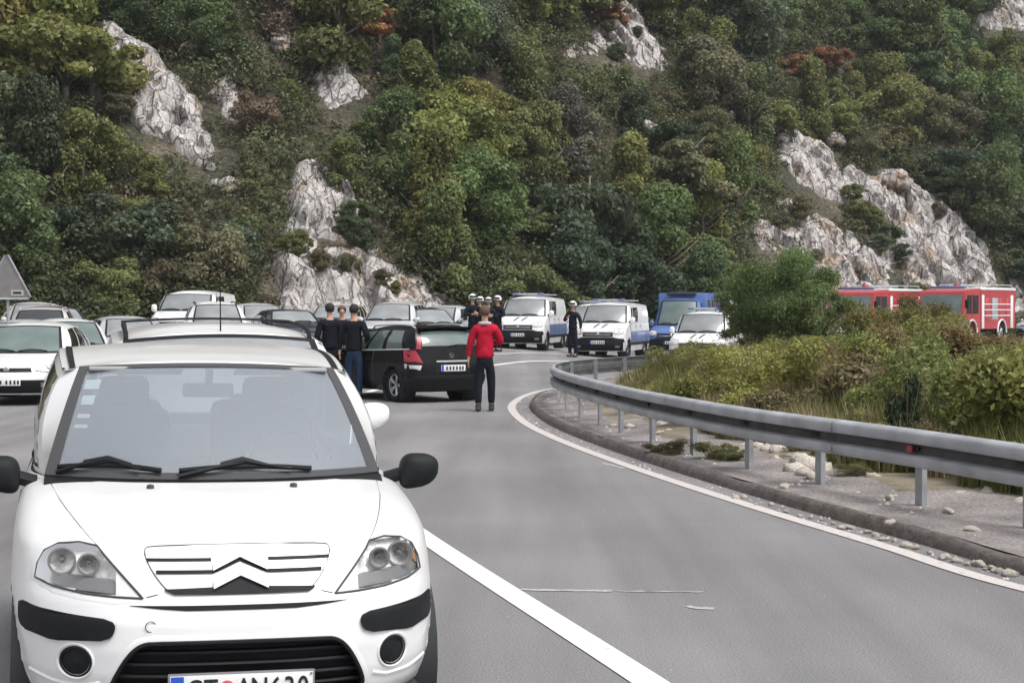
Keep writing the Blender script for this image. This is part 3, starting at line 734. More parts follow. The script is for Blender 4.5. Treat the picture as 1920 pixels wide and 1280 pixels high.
def dark_glass(name, col=(.03, .034, .036)):
    return mat(name, col, .06, 0, .8, coat=.3, noise_amt=.3, noise_scale=1.2)
G_DARK = dark_glass('tinted_glass', (.02, .022, .025)); G_GREY = dark_glass('grey_glass', (.20, .21, .215)); G_GREEN = dark_glass('greenish_glass', (.10, .135, .13))

def tab(t, z): return float(np.interp(z, [a for a, b in t], [b for a, b in t]))
class Skin:
    def __init__(s, L, W, yf, w, n=2.6, d=.8, yr=None, nr=3.0, dr=.35, z0=.2, zc=.97, zbr=1.0, taper=.03, zr=None):
        s.L, s.W, s.yf, s.w, s.n, s.d, s.yr, s.nr, s.dr, s.z0, s.zc, s.zbr, s.taper = L, W, yf, w, n, d, yr or [(.2, .08), (.5, 0), (1.0, .06)], nr, dr, z0, zc, zbr, taper
    def wz(s, z): return s.W * tab(s.w, z)
    def F(s, x, z, off=0.0):
        r = min(.9999, abs(x) / s.wz(z)); return tab(s.yf, z) + s.d * (1 - (1 - r ** s.n) ** (1 / s.n)) - off
    def B(s, x, z, off=0.0):
        r = min(.9999, abs(x) / (s.wz(z) - s.taper)); return s.L - tab(s.yr, z) - s.dr * (1 - (1 - r ** s.nr) ** (1 / s.nr)) + off
    def fp(s, x, z, off=0.0): return (x, s.F(x, z, off), z)
    def bp(s, x, z, off=0.0): return (x, s.B(x, z, off), z)
    def zt(s, y):      # belt height along the side
        return float(np.interp(y, [1.2, s.L - .4], [s.zc, s.zbr]))
    def side_x(s, y, z):
        w = s.wz(z); y1 = tab(s.yf, z) + s.d; y2 = s.L - tab(s.yr, z) - s.dr
        if y < y1:
            q = max(0, 1 - (y - tab(s.yf, z)) / s.d); return w * (max(0, 1 - q ** s.n)) ** (1 / s.n)
        if y > y2:
            q = min(1, (y - y2) / s.dr); return (w - s.taper) * (max(0, 1 - q ** s.nr)) ** (1 / s.nr)
        return w - s.taper * sstep(y1 + 1, y2, y)
    def shell(s, wheels, wr, na=30, nside=60, nrr=14, nz=26, cuts=()):
        """closed ring of skin columns; wheel openings and cut-outs left open"""
        zs = list(np.linspace(0, 1, nz))
        cols = []
        aa = [90 * i / na for i in range(na + 1)]
        ZT = s.zc
        for a in aa: cols.append(('f', R(a)))
        for i in range(1, nside): cols.append(('s', i / nside))
        for i in range(nrr + 1): cols.append(('r', R(90 * (1 - i / nrr))))
        half = []
        for k_, (t, p) in enumerate(cols):
            col = []
            for v in zs:
                if t == 'f': zt = s.zc
                elif t == 's': zt = s.zc + (s.zbr - s.zc) * p
                else: zt = s.zbr
                z = s.z0 + v * (zt - s.z0)
                w = s.wz(z)
                if t == 'f':
                    x = w * math.sin(p) ** (2 / s.n); y = tab(s.yf, z) + s.d * (1 - math.cos(p) ** (2 / s.n) if p < R(89.9) else 1)
                elif t == 's':
                    y1 = tab(s.yf, z) + s.d; y2 = s.L - tab(s.yr, z) - s.dr; y = y1 + (y2 - y1) * p; x = w - s.taper * float(sstep(.3, 1, p))
                else:
                    w -= s.taper; x = w * math.sin(p) ** (2 / s.nr); y = s.L - tab(s.yr, z) - s.dr * (1 - (math.cos(p) ** (2 / s.nr) if p < R(89.9) else 0))
                col.append([x, y, z])
            half.append(col)
        full = half + [[[-p[0], p[1], p[2]] for p in c] for c in half[-2:0:-1]]
        full.append(full[0])
        P = [[list(p) for p in c] for c in full]
        inside = set()
        for i, c in enumerate(P):
            for j, p in enumerate(c):
                for wy in wheels:
                    dy, dz = p[1] - wy[0], p[2] - wy[1]; dd = math.hypot(dy, dz)
                    if dd < wr and abs(p[0]) > s.W * .55: inside.add((i, j))
        cutset = set()
        for ci, (poly, where) in enumerate(cuts):
            for i, c in enumerate(P):
                for j, p in enumerate(c):
                    if (where == 'f' and p[1] < s.d + tab(s.yf, p[2])) or (where == 'r' and p[1] > s.L - 1):
                        if in_poly(abs(p[0]) if where == 'f' else p[0], p[2], poly): cutset.add((i, j, ci))
        keep = {}
        for (i, j) in inside:      # snap the rim of the opening to the circle
            nb = [(i + a, j + b) for a, b in ((1, 0), (-1, 0), (0, 1), (0, -1))]
            if any((q not in inside) and 0 <= q[1] < nz for q in nb):
                p = P[i % len(P)][j]
                for wy in wheels:
                    dy, dz = p[1] - wy[0], p[2] - wy[1]; dd = math.hypot(dy, dz)
                    if dd < wr and dd > 1e-4: p[1] = wy[0] + dy / dd * wr; p[2] = wy[1] + dz / dd * wr
                keep[(i, j)] = 1
        def mask(i, j):
            q = [(i, j), (i + 1, j), (i, j + 1), (i + 1, j + 1)]
            if all(a in inside for a in q): return False
            for ci in range(len(cuts)):
                if any((a[0] % (len(P) - 1), a[1], ci) in cutset for a in q): return False
            return True
        return P, mask

def row_interval(poly, z):
    xs_ = []
    n = len(poly)
    for i in range(n):
        (x1, z1), (x2, z2) = poly[i], poly[(i + 1) % n]
        if (z1 <= z < z2) or (z2 <= z < z1): xs_.append(x1 + (x2 - x1) * (z - z1) / (z2 - z1))
    return (min(xs_), max(xs_)) if len(xs_) >= 2 else None
def round_poly(poly, k=2):
    for _ in range(k):
        out = []
        for i in range(len(poly)):
            a, b = poly[i], poly[(i + 1) % len(poly)]
            out.append((a[0] * .75 + b[0] * .25, a[1] * .75 + b[1] * .25)); out.append((a[0] * .25 + b[0] * .75, a[1] * .25 + b[1] * .75))
        poly = out
    return poly
def conform(mb, fn, poly, off, depth=.0, rows=10, cols=10, mi=0, mirror=False):
    """patch of polygon (x,z) laid on the skin, off metres proud, sides going depth back"""
    z0, z1 = min(p[1] for p in poly), max(p[1] for p in poly)
    e = (z1 - z0) * .004
    P = []
    for j in range(rows + 1):
        z = z0 + e + (z1 - z0 - 2 * e) * j / rows
        iv = row_interval(poly, z)
        if iv is None: continue
        P.append([(iv[0] + (iv[1] - iv[0]) * i / cols, z) for i in range(cols + 1)])
    def pt(q, o):
        x, z = q; p = fn(abs(x), z, o); return ((-x if mirror else x), p[1], z)
    G = [[pt(q, off) for q in r] for r in P]
    mb.grid(G, mi)
    if depth:
        loop = [r[0] for r in P] + P[-1][1:] + [r[-1] for r in P[-2::-1]] + P[0][-2:0:-1]
        loop.append(loop[0])
        mb.grid([[pt(q, off) for q in loop], [pt(q, off - depth) for q in loop]], mi)
def outline(mb, fn, poly, off, rad, mi=0, mirror=False, closed=True, n=5):
    pts = []
    m = len(poly)
    for i in range(m if closed else m - 1):
        a, b = poly[i], poly[(i + 1) % m]; k_ = max(1, int(math.hypot(a[0] - b[0], a[1] - b[1]) / .03))
        for t in range(k_): pts.append((a[0] + (b[0] - a[0]) * t / k_, a[1] + (b[1] - a[1]) * t / k_))
    pts.append(poly[0] if closed else poly[-1])
    P3 = [((-x if mirror else x), fn(abs(x), z, off)[1], z) for x, z in pts]
    mb.tube(P3, rad, n, mi, caps=not closed)

def ring(fn, poly, matl, name, parent, wd=.028, off=.0022, mirror=False):
    """pressed edge of the skin round an opening"""
    pts = []
    m = len(poly); cx = sum(p[0] for p in poly) / m; cz = sum(p[1] for p in poly) / m
    area = sum(poly[i][0] * poly[(i + 1) % m][1] - poly[(i + 1) % m][0] * poly[i][1] for i in range(m)); sg = 1 if area > 0 else -1
    P = []
    for i in range(m):
        a, b, c = poly[i - 1], poly[i], poly[(i + 1) % m]
        def nrm(p, q):
            d = math.hypot(q[0] - p[0], q[1] - p[1]) + 1e-9; return (sg * (q[1] - p[1]) / d, -sg * (q[0] - p[0]) / d)
        n1, n2 = nrm(a, b), nrm(b, c); nx, nz = n1[0] + n2[0], n1[1] + n2[1]; d = max(.6, math.hypot(nx, nz)); P.append((b, (nx / d, nz / d)))
    D = []
    for i in range(m):
        (a, na), (b, nb) = P[i], P[(i + 1) % m]; k_ = max(1, int(math.hypot(a[0] - b[0], a[1] - b[1]) / .025))
        for t in range(k_): D.append((lerp(a, b, t / k_), lerp(na, nb, t / k_)))
    D.append(D[0]); rows_ = []
    for w_, o_ in ((-.001, off - .012), (-.001, off - .001), (.004, off), (wd * .8, off), (wd, off - .003)):
        rows_.append([(((-1 if mirror else 1) * (p[0] + n_[0] * w_)), fn(abs(p[0] + n_[0] * w_), p[1] + n_[1] * w_, o_)[1], p[1] + n_[1] * w_) for p, n_ in D])
    mb = MB(); mb.grid(rows_); return mb.build(name, matl, parent, auto=40)

WHEEL = {}
def make_wheel(parent, c, r, width, style='alloy', side=1):
    """c = centre; returns the wheel empty-part with tyre and rim"""
    key = (round(r, 3), round(width, 3), style)
    if key not in WHEEL:
        t = MB(); h = width / 2; ri = r * .66
        t.lathe([(ri, -h * .8), (ri + .01, -h), (r - .03, -h), (r - .005, -h * .75), (r, -h * .3), (r, h * .3), (r - .005, h * .75), (r - .03, h), (ri + .01, h), (ri, h * .8), (ri * .98, h * .3)], 32, 'X')
        m = MB()
        m.lathe([(ri, h * .8), (ri * .95, h * .75), (ri * .92, h * .25)], 32, 'X')
        m.lathe([(.0001, h * .5), (r * .14, h * .5), (r * .16, h * .3)], 16, 'X')
        ns = 5 if style == 'alloy' else 8
        for k_ in range(ns):
            a = 2 * math.pi * k_ / ns
            for sgn in ((-1, 1) if style == 'alloy' else (0,)):
                b_ = a + sgn * .13; p0 = (h * .42, math.cos(a) * r * .1, math.sin(a) * r * .1); p1 = (h * .62, math.cos(b_) * ri * .97, math.sin(b_) * ri * .97)
                m.tube([p0, p1], [.02, .022] if style == 'alloy' else [.035, .05], 5)
        m.lathe([(ri * .93, h * .05), (.001, h * .05)], 24, 'X', mi=1)
        te = bpy.data.meshes.new('tyre'); te.from_pydata(t.v, [], t.f); te.materials.append(M_RUB); te.shade_smooth()
        rm = bpy.data.meshes.new('rim'); rm.from_pydata(m.v, [], m.f); rm.materials.append(M_RIM); rm.materials.append(M_DARK); rm.polygons.foreach_set('material_index', m.m); rm.shade_smooth(); rm.set_sharp_from_angle(angle=R(35))
        WHEEL[key] = (te, rm)
    w = bpy.data.objects.new('wheel', None); COL.objects.link(w); w.parent = parent; w.location = c
    if side < 0: w.rotation_euler = (0, 0, math.pi)
    for nm, me in zip(('tyre', 'rim'), WHEEL[key]):
        o = bpy.data.objects.new(nm, me); COL.objects.link(o); o.parent = w
    return w

def lerp(a, b, t): return tuple(a[i] + (b[i] - a[i]) * t for i in range(len(a)))
def bez(pts, t):
    P = list(pts)
    while len(P) > 1: P = [lerp(P[i], P[i + 1], t) for i in range(len(P) - 1)]
    return P[0]

def build_car(root, sp, paint, glass=None, side_glass=None, detail=1, interior=False):
    """sp: dict; see the specs below. Local axes: x across, +y from nose to tail, z up."""
    glass = glass or G_GREY; side_glass = side_glass or G_DARK
    S = Skin(sp['L'], sp['W'], sp['yf'], sp['w'], sp.get('n', 2.6), sp.get('d', .8), sp.get('yr'), sp.get('nr', 3.2), sp.get('dr', .35), sp.get('z0', .2), sp['zc'], sp['zbr'], sp.get('taper', .03))
    wy1, wy2, wr = sp['wy1'], sp['wy2'], sp['wr']
    hi = detail > 1
    P, mask = S.shell([(wy1, wr), (wy2, wr)], wr + sp.get('archgap', .045), na=48 if hi else 18, nside=70 if hi else 44, nrr=16 if hi else 8, nz=56 if hi else 22, cuts=sp.get('cuts', ()))
    body = MB().grid(P, mask=mask)
    body.build('body', paint, root, auto=40)
    # underbody, wheel wells
    u = MB(); u.box((0, S.L / 2, S.z0 + .04), (S.W * 1.72, S.L - .5, .06))
    for wy in (wy1, wy2):
        for sx in (-1, 1):
            prof = [(wr + .05, sx * S.W * .985), (wr + .06, sx * S.W * .62), (.01, sx * S.W * .60)]
            u.lathe([(r_, h_) for r_, h_ in prof], 20, 'X', (0, wy, wr))
    u.build('underbody', M_DARK, root)
    for wy in (wy1, wy2):
        for sx in (-1, 1): make_wheel(root, (sx * (S.W - sp.get('track', .15)), wy, wr), wr, .19, sp.get('rim', 'alloy'), sx)
    # ---- greenhouse
    c0, c1, t0, t1 = sp['c0'], sp['c1'], sp['t0'], sp['t1']        # cowl centre/corner, roof-front centre/corner
    def front_curve(c, k, s_):   # quadratic across half width
        a = abs(s_); return (k[0] * s_, c[0] + (k[1] - c[0]) * a ** 2.2, c[1] + (k[2] - c[1]) * a ** 2)
    def ws_pt(s_, v, off=0.0):
        b_, t_ = front_curve(c0, c1, s_), front_curve(t0, t1, s_)
        p = lerp(b_, t_, v); k_ = sp.get('wsb', .035) * 4 * v * (1 - v)
        return (p[0], p[1] - k_ * .6 - off * .5, p[2] + k_ * .8 + off * .85)
    n_ = 16
    g = MB().grid([[ws_pt(-1 + 2 * i / n_, v / 8) for i in range(n_ + 1)] for v in range(9)])
    wo_ = g.build('windscreen', glass, root, auto=None)
    fr = MB()
    for s0, s1 in ((-1, -.93), (.93, 1)):
        fr.grid([[ws_pt(s0 + (s1 - s0) * i / 2, v / 8, .004) for i in range(3)] for v in range(9)])
    fr.grid([[ws_pt(-1 + 2 * i / n_, v, .004) for i in range(n_ + 1)] for v in (.0, .045)])
    fr.grid([[ws_pt(-1 + 2 * i / n_, v, .004) for i in range(n_ + 1)] for v in (.955, 1)])
    fr.build('windscreen_frame', M_GAP if hi else M_PLAST, root, auto=None)
    # cowl filler down to the hood
    cw = MB(); cw.grid([[(lambda q: (q[0], q[1] + dy, q[2] - dz))(front_curve(c0, c1, -1 + 2 * i / n_)) for i in range(n_ + 1)] for dy, dz in ((.03, .0), (-.01, .004), (-.05, .012), (-.12, .05))])
    cw.build('cowl', M_PLAST, root, auto=None)
    # side glasshouse: bottom line on the skin, top line at the roof rail
    ya, yd = sp['ya'], sp['yd']              # bottom: front (y), rear (y)
    ra, rd = sp['ra'], sp['rd']              # rail front (x,y,z), rear (x,y,z)
    rmid = sp.get('rm')
    def bot(u):
        y = ya + (yd - ya) * u; z = S.zt(y); return (S.side_x(y, z) - .012, y, z - .006)
    def top(u):
        p = lerp(ra, rd, u); b_ = 4 * u * (1 - u); return (p[0] + .02 * b_, p[1], p[2] + sp.get('railbulge', .03) * b_)
    def sd(u, v, off=0.0):
        p = lerp(bot(u), top(u), v); b_ = sp.get('sbulge', .035) * 4 * v * (1 - v); return (p[0] + b_ + off, p[1], p[2])
    wins = sp['wins']                        # list of (u0, u1) glass spans
    for sx in (1, -1):
        def M(p): return (p[0] * sx, p[1], p[2])
        pl = MB(); edges = [0] + [e for w_ in wins for e in w_] + [1]
        for i in range(0, len(edges), 2):
            a, b_ = edges[i], edges[i + 1]
            if b_ - a < .002: continue
            k_ = max(2, int((b_ - a) * 24))
            pl.grid([[M(sd(a + (b_ - a) * q / k_, v / 6)) for q in range(k_ + 1)] for v in range(7)])
        pl.grid([[M(sd(q / 24, v, .001)) for q in range(25)] for v in (.93, .97, 1.0)])
        pl.grid([[M(sd(q / 24, v, .001)) for q in range(25)] for v in (0.0, .05)])
        # A pillar between windscreen edge and side frame
        pl.grid([[M(lerp(ws_pt(1, v / 8), sd(0, v / 8), q / 3)) for q in range(4)] for v in range(9)])
        pl.build('pillar_frame', paint, root, auto=45)
        for a, b_ in wins:
            k_ = max(2, int((b_ - a) * 16))
            MB().grid([[M(sd(a + (b_ - a) * q / k_, .05 + .88 * v / 6, -.006)) for q in range(k_ + 1)] for v in range(7)]).build('side_window', side_glass, root, auto=None)
    # roof
    rs = sp['roof']                          # list of (y, centre z)
    def roof_pt(s_, t):
        k_ = t * (len(rs) - 1); i = min(int(k_), len(rs) - 2); f = k_ - i
        y, zc = lerp(rs[i], rs[i + 1], f)
        u = max(0, min(1, (y - ra[1]) / (rd[1] - ra[1]))); e = top(u)
        a = abs(s_); ze = e[2] + .004
        fy = front_curve(t0, t1, s_)[1] - t0[0]
        return (s_ * e[0], y + fy * (1 - t) ** 2, zc + (ze - zc) * a ** 2.6)
    nr_ = 24 if hi else 12
    rf = MB().grid([[roof_pt(-1 + 2 * i / 20, j / nr_) for i in range(21)] for j in range(nr_ + 1)])
    # join windscreen header to the roof front
    rf.grid([[ws_pt(-1 + 2 * i / 20, 1) for i in range(21)], [roof_pt(-1 + 2 * i / 20, 0) for i in range(21)]])
    rf.build('roof', paint, root, auto=45)
    # rear screen
    b0 = sp['rb']                            # (centre y, z) bottom of rear glass;  corner x
    bx_, bz_ = sp['rbx'], b0[1]
    def rear_pt(s_, v, off=0.0):
        tp = roof_pt(s_, 1.0); bt = (bx_ * s_, S.B(bx_ * s_, S.zbr) - .01, bz_)
        p = lerp(bt, tp, v); bul = .06 * 4 * v * (1 - v) * (1 - .3 * abs(s_)); return (p[0], p[1] + bul + off, p[2] + .2 * off)
    MB().grid([[rear_pt(-1 + 2 * i / 12, v / 6) for i in range(13)] for v in range(7)], mask=lambda j, i: not (1 <= i <= 10 and 1 <= j <= 4)).build('rear_frame', paint, root, auto=None)
    MB().grid([[rear_pt(-.84 + 1.68 * i / 12, .15 + .70 * v / 6, -.004) for i in range(13)] for v in range(7)]).build('rear_window', sp.get('rglass', side_glass), root, auto=None)
    cp = MB()   # corner between side and rear screen
    for sx in (1, -1):
        cp.grid([[(lambda p: (p[0] * sx, p[1], p[2]))(lerp(sd(1, v / 6), rear_pt(1, v / 6), q / 3)) for q in range(4)] for v in range(7)])
    cp.build('corner_pillar', paint, root, auto=None)
    # belt deck closing the body
    dk = MB(); zz = min(S.zc, S.zbr) - .07
    ysd = np.linspace(c0[0] - .05, S.L - .15, 14)
    dk.grid([[(s_ * (S.side_x(max(y, c0[0] + .1), zz) - .02) * (1 if y > c0[0] + .3 else .8), y, zz) for s_ in (-1, 0, 1)] for y in ysd])
    if not interior: dk.build('cabin_floor', M_DARK, root, auto=None)
    return S, dict(ws=ws_pt, top=top, bot=bot, sd=sd, roof=roof_pt, rear=rear_pt, fc=front_curve)

def add_text(s, size, loc, rot, matl, parent, name='lettering', align='LEFT', depth=.001, xs=1.0):
    cu = bpy.data.curves.new(name, 'FONT'); cu.body = s; cu.size = size; cu.extrude = depth; cu.align_x = align; cu.align_y = 'CENTER'; cu.resolution_u = 4; cu.offset = size * .012
    cu.materials.append(matl)
    o0 = bpy.data.objects.new(name, cu); COL.objects.link(o0); bpy.context.view_layer.update()
    me = bpy.data.meshes.new_from_object(o0.evaluated_get(bpy.context.evaluated_depsgraph_get())); bpy.data.objects.remove(o0)
    o = bpy.data.objects.new(name, me); COL.objects.link(o); o.parent = parent; o.location = loc; o.rotation_euler = rot; o.scale = (xs, 1, 1)
    return o

def wiper(parent, pts, blade):
    w = MB(); w.tube(pts, [.011, .010, .008, .006][:len(pts)] if len(pts) <= 4 else .009, 6)
    w.tube(blade, .008, 6, sy=1.6)
    return w.build('wiper', M_PLAST, parent)

def mirror(parent, c, d, matl, sx):
    m = bmesh.new(); bmesh.ops.create_uvsphere(m, u_segments=18, v_segments=12, radius=1)
    for v in m.verts:
        x, y, z = v.co
        q = lambda t: math.copysign(abs(t) ** .72, t)
        v.co = Vector((q(x) * d[0] / 2 * (1 if x * sx > 0 else .9), q(y) * d[1] / 2 * (.45 if y > 0 else 1), q(z) * d[2] / 2 * (1.0 - .20 * x * sx) - (.16 * d[2] * (1 - x * sx) * .5)))
    me = bpy.data.meshes.new('mirror'); m.to_mesh(me); m.free(); me.materials.append(matl); me.shade_smooth()
    o = bpy.data.objects.new('wing_mirror', me); COL.objects.link(o); o.parent = parent; o.location = c
    a = MB(); a.tube([(-sx * d[0] * .3, 0, -d[2] * .15), (-sx * (d[0] * .5 + .05), .02, -d[2] * .32)], [.03, .03], 8)
    b_ = a.build('mirror_arm', M_PLAST, o)
    g = MB(); g.box((0, d[1] * .235, 0), (d[0] * .66, .006, d[2] * .5), bev=.002); g.build('mirror_glass', M_CHROME, o)
    return o

# ------------------------------------------------------------------ the white hatchback in front
C3 = dict(L=3.85, W=.838, n=2.6, d=.8, zc=.972, zbr=1.03, z0=.17,
          yf=[(.17, .12), (.22, .06), (.28, .02), (.36, .005), (.45, 0), (.55, .008), (.62, .03), (.68, .065), (.74, .10), (.79, .14), (.82, .19), (.85, .27), (.89, .42), (.93, .63), (.96, .86), (.972, .96)],
          w=[(.17, .90), (.25, .955), (.36, .99), (.48, 1.0), (.70, 1.0), (.80, .995), (.87, .985), (.92, .972), (.95, .958), (.972, .942), (1.03, .93)],
          yr=[(.2, .1), (.45, 0), (.8, .02), (1.05, .10)], wy1=.76, wy2=3.22, wr=.295,
          c0=(1.0, .978), c1=(.722, 1.225, .985), t0=(1.62, 1.452), t1=(.580, 1.70, 1.430), wsb=.03,
          ya=1.33, yd=3.55, ra=(.655, 1.78, 1.405), rd=(.66, 3.30, 1.452), sbulge=.05, railbulge=.055, wins=[(.05, .42), (.46, .82)],
          roof=[(1.64, 1.462), (1.85, 1.492), (2.2, 1.520), (2.6, 1.532), (3.0, 1.52), (3.36, 1.478)], rb=(3.74, 1.03), rbx=.70, rim='steel', track=.19)
HEAD = [(.352, .642), (.448, .742), (.515, .812), (.58, .820), (.655, .810), (.706, .782), (.730, .735), (.738, .686), (.67, .666), (.56, .652), (.45, .645)]
LOWG = [(-.44, .262), (.44, .262), (.468, .30), (.455, .345), (.41, .43), (.365, .476), (.31, .487), (-.31, .487), (-.365, .476), (-.41, .43), (-.455, .345), (-.468, .30)]
def build_c3():
    root = empty('parked_hatchback', (-1.004 + .009 * math.cos(R(14.8)), 6.02 + .009 * math.sin(R(14.8)), 0), R(14.8))
    root.rotation_euler = (0, R(.9), R(14.8))
    sp = dict(C3); LG = [p for p in LOWG]
    hx_, hz_ = .60, .735
    sp['cuts'] = [([(hx_ + (x - hx_) * .90, hz_ + (z - hz_) * .86) for x, z in HEAD if x > .40], 'f'), ([(-.01, .262)] + [p for p in LOWG if p[0] > 0] + [(-.01, .487)], 'f')]
    S, Q = build_car(root, sp, M_WHITE, G_CLEAR, G_CLEAR, detail=2, interior=True)
    fn = S.fp
    # hood outline gaps
    for mir in (False, True):
        m = MB(); outline(m, fn, [(.352, .642), (.40, .69), (.452, .747), (.517, .815), (.60, .882), (.655, .925), (.70, .962)], .0002, .0019, mirror=mir, closed=False); m.build('hood_gap', M_GAP, root)
    for mr_ in (False, True): m = MB(); outline(m, fn, [(.30, .655), (.352, .642)], .0005, .0024, closed=False, mirror=mr_); m.build('bumper_gap', M_GAP, root)
    # headlights
    for mir_ in (False, True): ring(fn, HEAD, M_WHITE, 'headlight_surround', root, mirror=mir_)
    ring(fn, LOWG, M_WHITE, 'lower_grille_surround', root, .03)
    for mir in (False, True):
        sg = -1 if mir else 1
        h = MB(); conform(h, fn, HEAD, .006, .0, 16, 16, mirror=mir)
        hl = h.build('headlight', G_LENS, root, auto=None)
        m = MB(); conform(m, fn, HEAD, -.055, 0, 10, 12, mirror=mir)          # back of the housing
        lp = HEAD + [HEAD[0]]
        m.grid([[(sg * x, S.F(x, z, .002), z) for x, z in lp], [(sg * x, S.F(x, z, -.057), z) for x, z in lp]])
        m.build('headlight_housing', M_REFL, hl, auto=30)
        m = MB(); outline(m, fn, HEAD, .003, .0045, mirror=mir); m.build('headlight_seal', M_GAP, hl)
        # bowls
        for (x, z, r_, dd) in ((.640, .754, .048, -.03), (.545, .750, .038, -.03)):
            y = S.F(x, z, dd)
            b_ = MB(); b_.lathe([(r_, -.035), (r_ * .97, -.02), (r_ * .75, .015), (r_ * .4, .032), (.004, .036)], 20, 'Y', (sg * x, y, z)); b_.build('reflector_bowl', M_REFL, hl)
            b_ = MB(); b_.lathe([(.003, -.02), (.012, -.016), (.014, .0), (.012, .03)], 12, 'Y', (sg * x, y, z)); b_.build('bulb', M_LAMPG, hl)
            b_ = MB(); b_.tube([(sg * x + r_ * math.cos(q), y - .036, z + r_ * math.sin(q)) for q in np.linspace(0, 6.283, 25)], .005, 5); b_.build('bowl_rim', M_LAMPG, hl)
        m = MB(); lo = [(.40, .652), (.47, .70), (.722, .712), (.733, .690), (.67, .670), (.56, .656), (.45, .65)]
        conform(m, fn, lo, -.02, .05, 8, 12, mirror=mir); m.build('indicator_strip', M_LAMPG, hl, auto=30)
        m = MB(); lo = [(.708, .715), (.714, .76), (.729, .735), (.734, .70)]; conform(m, fn, lo, -.01, .03, 5, 5, mirror=mir); m.build('side_marker', M_AMBER, hl)
    # upper grille: raised white panel, dark lines and two chevrons
    GR = [(-.35, .80), (-.32, .735), (-.27, .672), (-.235, .655), (.235, .655), (.27, .672), (.32, .735), (.35, .80), (.325, .820), (-.325, .820)]
    m = MB(); conform(m, fn, round_poly(GR, 2), .005, .012, 14, 24); gp = m.build('grille_panel', M_WHITE, root, auto=40)
    m = MB(); outline(m, fn, round_poly(GR, 2), .003, .0024); m.build('grille_gap', M_GAP, gp)
    def strip(poly, nm, matl, off=.009, rows=4, cols=24, dep=.006):
        m = MB(); conform(m, fn, poly, off, dep, rows, cols); return m.build(nm, matl, gp, auto=40)
    for sg in (-1, 1):
        a = sorted([sg * .338, sg * .105]); strip([(a[0], .768), (a[1], .768), (a[1], .778), (a[0], .778)], 'grille_slot', M_PLAST, rows=2)
        def chev(zb, hgt, zo, wd, x0, nm, matl, off, x1=0.0):
            """band from the outside in, rising towards the middle"""
            m = MB(); rows_ = []
            for i in range(13):
                x = x0 + (x1 - x0) * i / 12; zz = zb + hgt * max(0, 1 - abs(x) / zo)
                rows_.append([(sg * x, S.F(abs(x), zz + wd * k2, off if k2 < .9 or k2 > .1 else off), zz + wd * k2) for k2 in (0, .5, 1)])
            m.grid(rows_)
            back = [[(p[0], p[1] + .008, p[2]) for p in (r_[0], r_[2])] for r_ in rows_]
            m.grid([[r_[0], b_[0]] for r_, b_ in zip(rows_, back)]); m.grid([[r_[2], b_[1]] for r_, b_ in zip(rows_, back)])
            return m.build(nm, matl, gp, auto=50)
        chev(.726, .040, .098, .012, .305, 'grille_slot', M_PLAST, .010)
        chev(.738, .045, .100, .026, .100, 'chevron', M_WHITE, .024)
        chev(.676, .045, .100, .028, .100, 'chevron', M_WHITE, .024)
    strip([(-.285, .674), (-.10, .676), (0, .716), (.10, .676), (.285, .674), (.25, .656), (-.24, .656)], 'grille_slot', M_PLAST, .010, 10, 24)
    # thin slot, bumper inserts, fog covers
    m = MB(); conform(m, fn, [(-.40, .618), (-.30, .607), (-.2, .600), (.2, .600), (.30, .607), (.40, .618), (.2, .6165), (-.2, .6165)], .003, .004, 6, 24); m.build('bumper_slot', M_PLAST, root, auto=40)
    INS = [(.447, .545), (.46, .505), (.50, .488), (.60, .480), (.70, .478), (.775, .488), (.80, .51), (.802, .575), (.795, .594), (.74, .588), (.62, .578), (.50, .572), (.46, .562)]
    for mir in (False, True):
        m = MB(); conform(m, fn, round_poly(INS, 1), .012, .016, 10, 16, mirror=mir); m.build('bumper_insert', M_PLAST, root, auto=40)
        sg = -1 if mir else 1; x, z = .588, .408
        m = MB()
        for r0, r1, o_ in ((.058, .050, .006), (.050, .0005, .0)):
            rows_ = []
            for rr in (r0, r1): rows_.append([(sg * (x + rr * math.cos(q)), S.F(x + rr * math.cos(q), z + rr * math.sin(q), o_ if rr == r0 else (.008 if r1 > .01 else .010)), z + rr * math.sin(q)) for q in np.linspace(0, 6.2832, 29)])
            m.grid(rows_)
        m.build('fog_lamp_cover', M_PLAST, root, auto=40)
        m = MB(); m.tube([(sg * (x + .064 * math.cos(q)), S.F(x + .064 * math.cos(q), z + .064 * math.sin(q), .0), z + .064 * math.sin(q)) for q in np.linspace(0, 6.2832, 29)], .006, 6); m.build('fog_lamp_bezel', M_WHITE, root)
        m = MB(); outline(m, fn, [(.50, .335), (.56, .318), (.66, .322), (.75, .345)], -.003, .009, mirror=mir, closed=False, n=8); m.build('bumper_lip', M_WHITE, root)
    m = MB(); m.tube([(-.325 + .019 * math.cos(q), S.F(.325, .545, .0008), .545 + .019 * math.sin(q)) for q in np.linspace(0, 6.2832, 21)], .0016, 5); m.build('tow_cover', M_GAP, root)
    # lower grille
    m = MB(); conform(m, fn, LG, -.09, 0, 8, 16); m.grid([[(x, S.F(abs(x), z, .0), z) for x, z in LG + [LG[0]]], [(x, S.F(abs(x), z, -.095), z) for x, z in LG + [LG[0]]]])
    lg = m.build('lower_grille', M_DARK, root, auto=30)
    m = MB(); outline(m, fn, round_poly(LG, 2), .001, .009, n=6); m.build('grille_lip', M_PLAST, lg)
    for z in (.445, .402, .358, .316, .285):
        iv = row_interval(LG, z); m = MB()
        m.grid([[(iv[0] + (iv[1] - iv[0]) * i / 16, S.F(abs(iv[0] + (iv[1] - iv[0]) * i / 16), z, o_), z + dz) for i in range(17)] for o_, dz in ((-.055, .008), (-.02, .007), (-.015, .0), (-.02, -.007), (-.055, -.008))]); m.build('grille_bar', M_PLAST, lg, auto=50)
